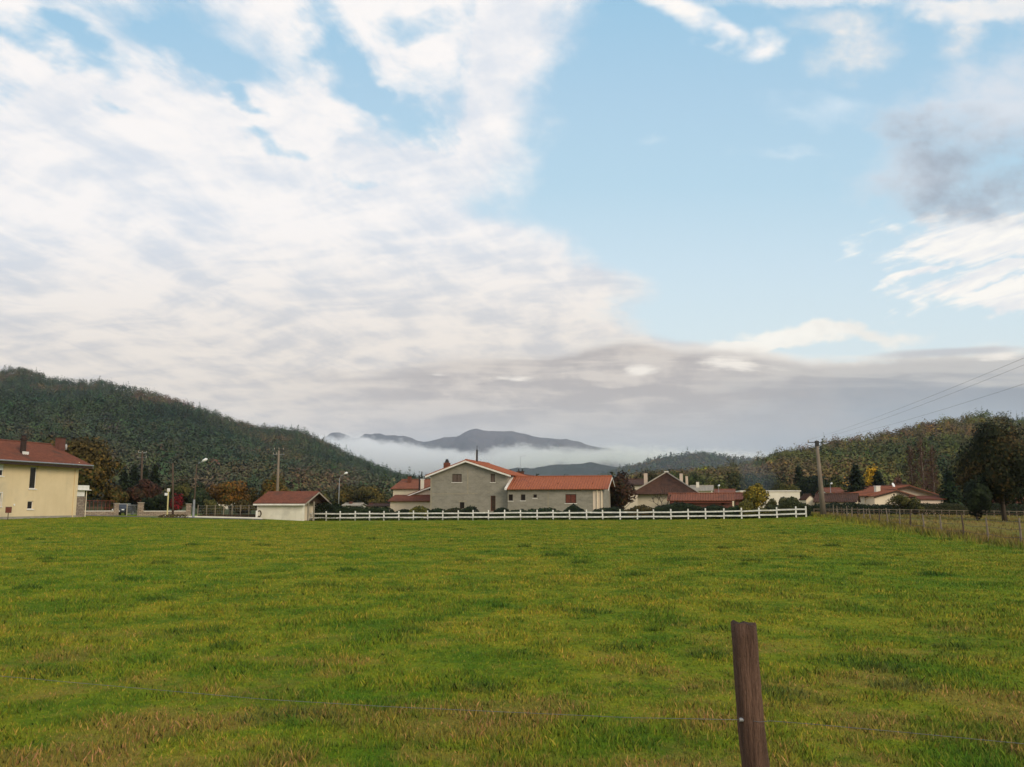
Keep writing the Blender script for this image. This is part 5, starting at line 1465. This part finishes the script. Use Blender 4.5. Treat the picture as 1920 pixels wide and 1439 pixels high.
# behind the grey house
T(1010, 884, 230, 50, 'round', DG, 'dark green treetop above the left half of the red roofed wing', n=2250, leaf=.45, trunk=.1)
T(1064, 885, 230, 46, 'round', DG, 'dark green treetop above the middle of the red roofed wing', n=2250, leaf=.45, trunk=.1)
T(1162, 884, 122, 64, 'tall', [(.040, .020, .012), (.058, .028, .015), (.030, .028, .012)], 'dark reddish brown tree between the wing and the big dark roof', n=6300, leaf=.3, trunk=.08)
T(1215, 878, 210, 90, 'round', [(.04, .035, .015), (.06, .045, .018), (.035, .045, .017)], 'brown wood behind the cream house left of the big hipped roof', n=3750, leaf=.5, trunk=.1)
T(1268, 874, 240, 70, 'round', [(.04, .055, .015), (.06, .07, .018), (.03, .042, .014)], 'green tree behind the peak of the big hipped roof', n=3300, leaf=.5, trunk=.1)
T(1305, 876, 235, 64, 'round', [(.04, .055, .015), (.055, .066, .018), (.03, .042, .014)], 'green tree behind the chimneys of the big hipped roof', n=3300, leaf=.5, trunk=.1)
T(1340, 897, 190, 56, 'round', [(.05, .06, .012), (.08, .085, .014), (.11, .11, .016)], 'yellow green tree beside the small far street lamp', n=2700, leaf=.42, trunk=.1)
T(1375, 880, 230, 70, 'round', [(.05, .05, .018), (.07, .06, .02), (.035, .045, .018)], 'mixed brown and green tree left of the yellow tree, at the hill foot', n=3300, leaf=.5, trunk=.1)
T(1417, 899, 116, 52, 'sparse', YE, 'yellow autumn tree at the fence, left of the white flat roofed building', n=4500, leaf=.26, trunk=.10)
T(1478, 902, 180, 54, 'round', [(.07, .07, .014), (.10, .09, .016), (.06, .06, .016)], 'olive yellow tree behind the white flat roofed building', n=3000, leaf=.38, trunk=.1)
T(1405, 885, 260, 80, 'round', DG, 'dark green tree behind the yellow tree', n=3450, leaf=.5, trunk=.1)
T(1450, 880, 270, 80, 'round', [(.03, .042, .014), (.05, .052, .018), (.025, .03, .014)], 'dark olive tree above the white flat roofed building', n=3450, leaf=.5, trunk=.1)
T(1497, 866, 215, 55, 'conifer', DK, 'dark conifer left of the big concrete pole', n=3450, leaf=.5, name='conifer', trunk=.06)
T(1520, 880, 200, 70, 'round', DK, 'very dark tree mass directly behind the big concrete pole', n=4500, leaf=.45, trunk=.06)
T(1570, 885, 190, 50, 'round', [(.05, .055, .014), (.075, .075, .018), (.035, .045, .014)], 'olive green tree between the concrete pole and the tall dark conifer', n=3000, leaf=.4, trunk=.1)
T(1603, 863, 142, 71, 'conifer', DK, 'tall dark conifer between the shed and the yellow treetop', n=6300, leaf=.36, name='conifer', trunk=.04)
T(1632, 864, 160, 34, 'tall', [(.30, .19, .018), (.42, .25, .02), (.50, .27, .02)], 'brilliant yellow tree between the two dark conifers', n=3000, leaf=.3, trunk=.15)
T(1645, 875, 144, 62, 'conifer', DK, 'dark spreading conifer right of the brilliant yellow tree', n=5100, leaf=.36, name='conifer', trunk=.04)
T(1682, 886, 160, 38, 'round', [(.13, .06, .035), (.16, .078, .045), (.10, .055, .03)], 'pinkish brown tree above the peak of the terracotta roof', n=2700, leaf=.3, trunk=.1)
T(1778, 872, 128, 68, 'conifer', DG, 'dark green conifer left of the big tree at the right', n=4500, leaf=.36, name='conifer', trunk=.04)
T(1752, 888, 180, 50, 'round', OL, 'olive tree behind the bare birches', n=2550, leaf=.4, trunk=.1)
T(1790, 850, 190, 60, 'round', OL, 'olive treetop just left of the big tree at the right', n=3300, leaf=.42, trunk=.1)
T(1905, 880, 150, 70, 'round', [(.04, .05, .015), (.06, .055, .018), (.05, .04, .016)], 'mixed green and brown tree at the right edge behind the big tree', n=3600, leaf=.4, trunk=.1)
# bare birches
def birch(px, top_, Y, seed):
    rg = random.Random(seed); a = at(px, 950, Y); z0 = G(a.x, a.y); Ht = at(px, top_, Y).z - z0
    e = empty('bare_birch', (a.x, a.y, z0), 0, {1: 'nearly bare reddish birch with a pale trunk, leftmost of the group above the terracotta roofs', 2: 'tallest nearly bare birch with a white trunk above the terracotta roofs', 3: 'nearly bare reddish birch, rightmost of the group above the terracotta roofs'}[seed], 'tree', 'nearly bare birches behind the terracotta house')
    MB().tube([(0, 0, -.3), (.2, 0, Ht * .4), (.1, 0, Ht * .75), (.25, 0, Ht)], [.17, .13, .07, .015], 8).build('trunk', M['birch_bark'], e, True)
    mb = MB()
    for i in range(90):
        t_ = rg.uniform(.18, .97); an = rg.uniform(0, 6.28); L = (1 - t_ * .75) * Ht * rg.uniform(.16, .30)
        s0 = Vector((.12, 0, Ht * t_)); d = Vector((math.cos(an) * .55, math.sin(an) * .55, 1.0))
        p1 = s0 + d * L * .6; p2 = s0 + d * L + Vector((0, 0, L * .1)); mb.tube([s0, p1, p2], [.045, .028, .012], 4)
        for k in range(3): mb.tube([p1, p1 + Vector((rg.uniform(-1, 1), rg.uniform(-1, 1), rg.uniform(.3, 1.4))) * L * .3], [.02, .008], 3)
    mb.build('branches', pm('birch_twigs', (.13, .07, .05), (.09, .05, .04), 1, .9), e)
    rn = np.random.default_rng(seed); n = 1500
    t_ = rn.random(n); r = Ht * .15 * np.sqrt(rn.random(n)) * (1 - .5 * t_); an = rn.random(n) * 6.28
    p = np.stack([np.cos(an) * r, np.sin(an) * r, Ht * (.15 + .8 * t_)], -1); nor = rn.normal(size=(n, 3)); nor /= np.linalg.norm(nor, axis=1, keepdims=True)
    link('twigs', quad_mesh('twigs', leafquads(p, nor, .20 * (.5 + rn.random(n)), .5), 4, np.array([[.10, .052, .035]]) * (.6 + .8 * rn.random(n))[:, None], nor), M['leaf'], e)
birch(1712, 838, 158, 1); birch(1733, 822, 156, 2); birch(1752, 836, 160, 3)
# big tree at the right
T(1860, 777, 88, 172, 'tall', [(.014, .018, .008), (.022, .026, .009), (.036, .034, .011), (.060, .040, .013)], 'big dark tree with a browning top at the right edge', n=22500, leaf=.27, trunk=.08, px_trunk=1883, seed=11)
T(1880, 850, 90, 90, 'round', DK, 'lower dark mass of foliage round the trunk of the big tree at the right', n=8250, leaf=.27, trunk=.13, seed=12, name='broadleaf_tree')
T(1829, 880, 86, 52, 'tall', DK, 'black green bush standing left of the trunk of the big tree', n=6900, leaf=.24, trunk=.02, seed=15, name='shrub', cat='shrub')
# hedges and shrubs behind the white fence: (px, top, Y, width, colours, label)
def hedge(px0, px1, py_top, Yoff, cols, label, n, thick=2.0, name='hedge', leaf=.2, bumpy=.25, Yabs=None, cat='hedge', group=None):
    rg = np.random.default_rng(int(px0))
    q0, q1 = uv(px0, 960)[0], uv(px1, 960)[0]
    Y0, Y1 = (fy(q0) + Yoff, fy(q1) + Yoff) if Yabs is None else (Yabs, Yabs)
    a, b_ = Vector((q0 * Y0, Y0, 0)), Vector((q1 * Y1, Y1, 0)); L = (b_ - a).length; d = (b_ - a).normalized(); nn_ = Vector((-d.y, d.x, 0))
    zt_ = at((px0 + px1) / 2, py_top, (Y0 + Y1) / 2).z
    t_ = rg.random(n); side = rg.random(n)
    x = a.x + d.x * L * t_; y = a.y + d.y * L * t_
    g0 = gz(x, y)
    endf = np.clip(np.minimum(t_, 1 - t_) * L / (thick * .7), 0, 1) ** .5
    hh_ = (zt_ - g0) * (1 - bumpy + 2 * bumpy * fbm(t_ * L / 1.3 + px0, t_ * 0 + 1, 3)) * (.6 + .4 * endf)
    an = rg.random(n) * math.pi                              # front-top-back shell
    rr_ = .82 + .22 * rg.random(n)
    off = -np.cos(an) * thick / 2 * rr_; zz = np.abs(np.sin(an)) ** .6 * hh_ * rr_
    low = rg.random(n) < .45; zz = np.where(low, rg.random(n) * hh_ * .9, zz); off = np.where(low, -thick / 2 * (.85 + .2 * rg.random(n)), off)
    P = np.stack([x + nn_.x * off, y + nn_.y * off, g0 + zz], -1)
    nor = np.stack([nn_.x * off, nn_.y * off, zz / np.maximum(hh_, .1)], -1) + rg.normal(size=(n, 3)) * .5
    nor /= np.linalg.norm(nor, axis=1, keepdims=True)
    cols = np.array(cols); ti = cols[rg.integers(0, len(cols), n)] * (.6 + .8 * rg.random(n))[:, None]
    o = link(name, quad_mesh(name, leafquads(P, nor, leaf * (.6 + .8 * rg.random(n))), 4, ti, nor + np.array([0, 0, .3])), M['leaf'])
    # dark wood inside so that it is not see-through
    return tag(o, label, cat, group)
hedge(574, 640, 944, 2.5, DK, 'dark clipped hedge behind the first posts of the white fence', 3600, 2.2)
hedge(612, 640, 940, 6, DG, 'rounded dark shrub right of the shed gable', 1500, 2.5, 'shrub', cat='shrub')
hedge(636, 738, 949, 2.5, [(.016, .026, .010), (.026, .036, .012)], 'long dark hedge between the white shed and the pinkish house', 5200, 2.2)
hedge(736, 776, 958, 2.2, DK, 'low dark hedge in front of the pinkish house', 1600, 1.5)
hedge(773, 806, 947.5, 2.5, [(.10, .095, .02), (.14, .12, .022), (.06, .07, .018)], 'yellowish shrub at the left corner of the grey house', 1900, 2.2, 'shrub', cat='shrub')
hedge(804, 840, 953, 2.5, DG, 'green shrub under the left part of the grey gable', 1700, 2.0, 'shrub', cat='shrub')
hedge(836, 872, 951, 3.0, [(.030, .026, .012), (.024, .030, .012)], 'brownish shrub below the small opening of the grey gable', 1700, 2.2, 'shrub', cat='shrub')
hedge(866, 896, 949, 2.6, DK, 'round black green shrub in front of the grey gable', 1900, 2.4, 'shrub', cat='shrub')
hedge(893, 932, 962, 1.8, DK, 'low dark planting below the door of the grey house', 1200, 1.2, 'shrub', cat='shrub')
hedge(930, 953, 950.5, 2.6, DK, 'round dark shrub between the gable and the wing of the grey house', 1500, 2.2, 'shrub', cat='shrub')
hedge(950, 1058, 956, 2.2, DG, 'low dark hedge in front of the wing of the grey house', 4200, 1.6)
hedge(1057, 1096, 947.5, 2.6, DK, 'big dark shrub under the wide shuttered window of the wing', 2500, 2.6, 'shrub', cat='shrub')
hedge(1094, 1118, 962, 1.6, DK, 'low dark planting at the bare end of the wing', 800, 1.0, 'shrub', cat='shrub')
hedge(1114, 1180, 951, 3.0, DK, 'dark shrubs at the right end of the grey wing', 3000, 2.6, 'shrub', cat='shrub')
hedge(1160, 1232, 951, 3.0, [(.05, .04, .014), (.035, .034, .012), (.07, .05, .016)], 'brown and olive shrubs in front of the dark roofed house', 3300, 2.2, 'shrub', cat='shrub')
hedge(1228, 1322, 943, 3.0, DK, 'big round topped dark hedge rising behind the white fence', 7200, 3.4, bumpy=.10)
hedge(1316, 1364, 945, 2.6, DK, 'second round dark hedge in front of the low barn', 4000, 3.2, bumpy=.10)
hedge(1362, 1402, 948, 3.2, DG, 'dark green shrub between the barn and the yellow tree', 2200, 2.4, 'shrub', cat='shrub')
hedge(1396, 1446, 951, 2.4, [(.04, .045, .012), (.08, .07, .016)], 'olive hedge beneath the yellow tree', 2400, 2.2)
hedge(1440, 1518, 941, 5.0, [(.028, .034, .013), (.045, .05, .018)], 'tall olive shrubs behind the right end of the white fence', 4200, 2.6, 'shrub', cat='shrub')
hedge(1512, 1720, 945.5, 0, DK, 'long dark hedge in front of the terracotta house and the shed', 11000, 2.4, Yabs=124)
hedge(1690, 1840, 945.5, 0, [(.020, .026, .010), (.035, .034, .013)], 'dark hedge left of the big tree, beside the garage', 7000, 2.4, Yabs=124)
hedge(1836, 1990, 943, 0, DK, 'dark hedge behind the big tree at the right edge', 7000, 2.4, Yabs=124)
T(1690, 925, 117, 60, 'sparse', [(.06, .06, .018), (.09, .08, .02)], 'loose olive bush in front of the terracotta house', n=1650, leaf=.22, trunk=.25)
T(1716, 932, 116, 36, 'bush', OL, 'olive bush in front of the dark red garage roof', n=1350, leaf=.22, trunk=0, name='shrub', cat='shrub')
# bare fruit tree in front of the cream wall
a = at(1243, 950, 113); g = MB(); rg = random.Random(4)
fb = empty('bare_fruit_tree', (a.x, a.y, G(a.x, a.y)), 0, 'small leafless tree with a forked trunk in front of the cream wall', 'tree')
def br(p, d, L, r, k):
    q_ = p + d * L; g.tube([p, p.lerp(q_, .5) + Vector((rg.uniform(-.05, .05), 0, .03)), q_], [r, r * .8, r * .6], 5)
    if k:
        for i in range(3):
            dd_ = (d + Vector((rg.uniform(-.9, .9), rg.uniform(-.6, .6), rg.uniform(-.1, .6)))).normalized(); br(q_, dd_, L * .68, r * .55, k - 1)
br(Vector((0, 0, -.2)), Vector((.05, 0, 1)), 1.3, .10, 0); 
for dd_ in ((-.75, 0, .65), (-.2, .2, 1), (.6, 0, .8)): br(Vector((.05, 0, 1.05)), Vector(dd_).normalized(), .95, .07, 3)
g.build('trunk', M['bark'], fb, True)
# pots/weeds at the shed foot
tag(hedge(484, 545, 970, -1.5, [(.03, .055, .012), (.045, .07, .014)], 'ragged green weeds along the foot of the white shed', 900, .7, 'weeds', .16, cat='weeds'), 'ragged green weeds along the foot of the white shed', 'weeds', kind='stuff')
tag(hedge(300, 352, 965, 0, [(.10, .075, .03), (.13, .09, .035)], 'tuft of dry brown weeds round the foot of the bare pole', 500, .8, 'weeds', .16, Yabs=102.5), 'tuft of dry brown weeds round the foot of the bare pole', 'weeds', kind='stuff')

# ground cover behind the rails
fcov = hedge(574, 1512, 966.5, 1.0, [(.020, .032, .010), (.032, .046, .014), (.045, .045, .016)], 'x', 15000, .9, 'ground_cover', .16, bumpy=.4)
tag(fcov, 'dark weeds and ground cover growing just behind the white fence', 'ground cover', kind='stuff')
fcov = hedge(574, 1512, 973, -.35, [(.05, .085, .012), (.08, .10, .014)], 'x', 7000, .5, 'grass_edge', .10, bumpy=.6)
tag(fcov, 'uneven grass growing round the foot of the white fence', 'grass', kind='stuff')

hedge(1462, 1500, 926, 9.0, [(.04, .045, .016), (.06, .058, .02)], 'loose olive bush hiding the right half of the white flat roofed building', 2600, 3.5, 'shrub', .24, bumpy=.45, cat='shrub')
hedge(1434, 1456, 936, 7.0, [(.05, .05, .016), (.07, .06, .02)], 'small olive bush just right of the yellow tree', 1200, 2.5, 'shrub', .22, bumpy=.45, cat='shrub')
hedge(1386, 1412, 934, 3.0, [(.07, .065, .016), (.10, .09, .018)], 'yellow olive undergrowth at the left foot of the yellow tree', 1300, 2.5, 'shrub', .22, bumpy=.4, cat='shrub')

# ------------------------------------------------------------------ haze and valley cloud
m = bpy.data.materials.new('haze_air'); m.use_nodes = True; t = m.node_tree
for n_ in list(t.nodes): t.nodes.remove(n_)
pv = t.nodes.new('ShaderNodeVolumePrincipled'); mo = t.nodes.new('ShaderNodeOutputMaterial')
pv.inputs['Color'].default_value = (.78, .87, 1.0, 1); pv.inputs['Density'].default_value = 6.0e-5; pv.inputs['Anisotropy'].default_value = .1
t.links.new(pv.outputs[0], mo.inputs['Volume'])
hz = MB().box(-15000, 15000, -3200, 14500, -400, 860).build('haze', m); tag(hz, 'thin bluish air between the meadow and the mountains', 'haze', kind='stuff')

# bank of low cloud lying in the valley in front of the mountain
m = bpy.data.materials.new('valley_cloud'); m.use_nodes = True; t = m.node_tree; N.tree = t
for n_ in list(t.nodes): t.nodes.remove(n_)
pv = t.nodes.new('ShaderNodeVolumePrincipled'); mo = t.nodes.new('ShaderNodeOutputMaterial')
pv.inputs['Color'].default_value = (1, 1, 1, 1); pv.inputs['Anisotropy'].default_value = 0.0
pos = t.nodes.new('ShaderNodeNewGeometry').outputs['Position']
sx = t.nodes.new('ShaderNodeSeparateXYZ'); t.links.new(pos, sx.inputs[0])
X, Y, Z = (N(o_) for o_ in sx.outputs)
YC = 5600.0
hz_ = lambda px, py: (uv(px, py)[0] * YC, CAMZ + uv(px, py)[1] * YC)
tops = [hz_(*p) for p in ((480, 812), (560, 815), (600, 823), (650, 826), (685, 823), (710, 828), (750, 834), (790, 839), (820, 844), (860, 849), (900, 851), (940, 845), (980, 842), (1020, 844), (1060, 846), (1100, 847), (1150, 842), (1180, 843), (1240, 846), (1300, 848), (1360, 850), (1450, 860))]
bots = [hz_(*p) for p in ((480, 905), (700, 905), (780, 895), (850, 888), (960, 884), (1020, 876), (1060, 868), (1090, 876), (1140, 866), (1200, 876), (1300, 880), (1450, 882))]
x0_, x1_ = tops[0][0], tops[-1][0]
tz = curve(X, tops, x0_, x1_, 0.0, 500.0); bz = curve(X, bots, x0_, x1_, 0.0, 500.0)
p3 = smap(pos, .0042, .0030, .0070)
nz = noise(p3, 1.5, 5, .68, .6); nz2 = noise(p3, 4.5, 5, .65, .4)
w_ = (nz - .5) * 120.0 + (nz2 - .5) * 150.0 - 8.0
dens = sstep(tz - Z + w_, -4.0, 14.0) * sstep(Z - bz + w_ * 1.5, -35.0, 60.0) * sstep(nz * .6 + nz2 * .5 + .06, .40, .62)
endl = sstep(X, x0_, x0_ + 150.0) * (1.0 - sstep(X, x1_ - 300.0, x1_))
front = sstep(Y, 5000.0, 5250.0) * (1.0 - sstep(Y, 6050.0, 6300.0))
t.links.new((dens * endl * front * .0055).s, pv.inputs['Density'])
t.links.new(pv.outputs[0], mo.inputs['Volume'])
fg = MB().box(x0_ * 1.12, x1_ * 1.12, 5000, 6300, 90, 520).build('valley_cloud', m); tag(fg, 'white bank of low cloud lying in the valley below the far mountain', 'cloud', kind='stuff')
# thin smoke rising behind the yellow tree
m = bpy.data.materials.new('thin_smoke'); m.use_nodes = True; t = m.node_tree; N.tree = t
for n_ in list(t.nodes): t.nodes.remove(n_)
pv = t.nodes.new('ShaderNodeVolumePrincipled'); mo = t.nodes.new('ShaderNodeOutputMaterial')
pv.inputs['Color'].default_value = (.62, .75, .95, 1); pv.inputs['Density'].default_value = .010
t.links.new(pv.outputs[0], mo.inputs['Volume'])
vs, fs = [], []; c0_ = at(1416, 893, 172); nr_, ns_ = 12, 16
for j in range(nr_ + 1):
    th = math.pi * j / nr_
    for k in range(ns_):
        ph = 2 * math.pi * k / ns_; w = 1 + .18 * math.sin(3 * ph + 2 * th) + .12 * math.sin(5 * th + ph)
        vs.append((c0_.x + 3.6 * math.sin(th) * math.cos(ph) * w - .9 * math.cos(th), c0_.y + 3.4 * math.sin(th) * math.sin(ph) * w, c0_.z + 4.3 * math.cos(th) * w))
for j in range(nr_):
    for k in range(ns_): fs.append((j * ns_ + k, (j + 1) * ns_ + k, (j + 1) * ns_ + (k + 1) % ns_, j * ns_ + (k + 1) % ns_))
tag(MB().add(vs, fs).build('smoke', m, None, True), 'thin bluish smoke drifting behind the yellow tree', 'smoke', kind='stuff')
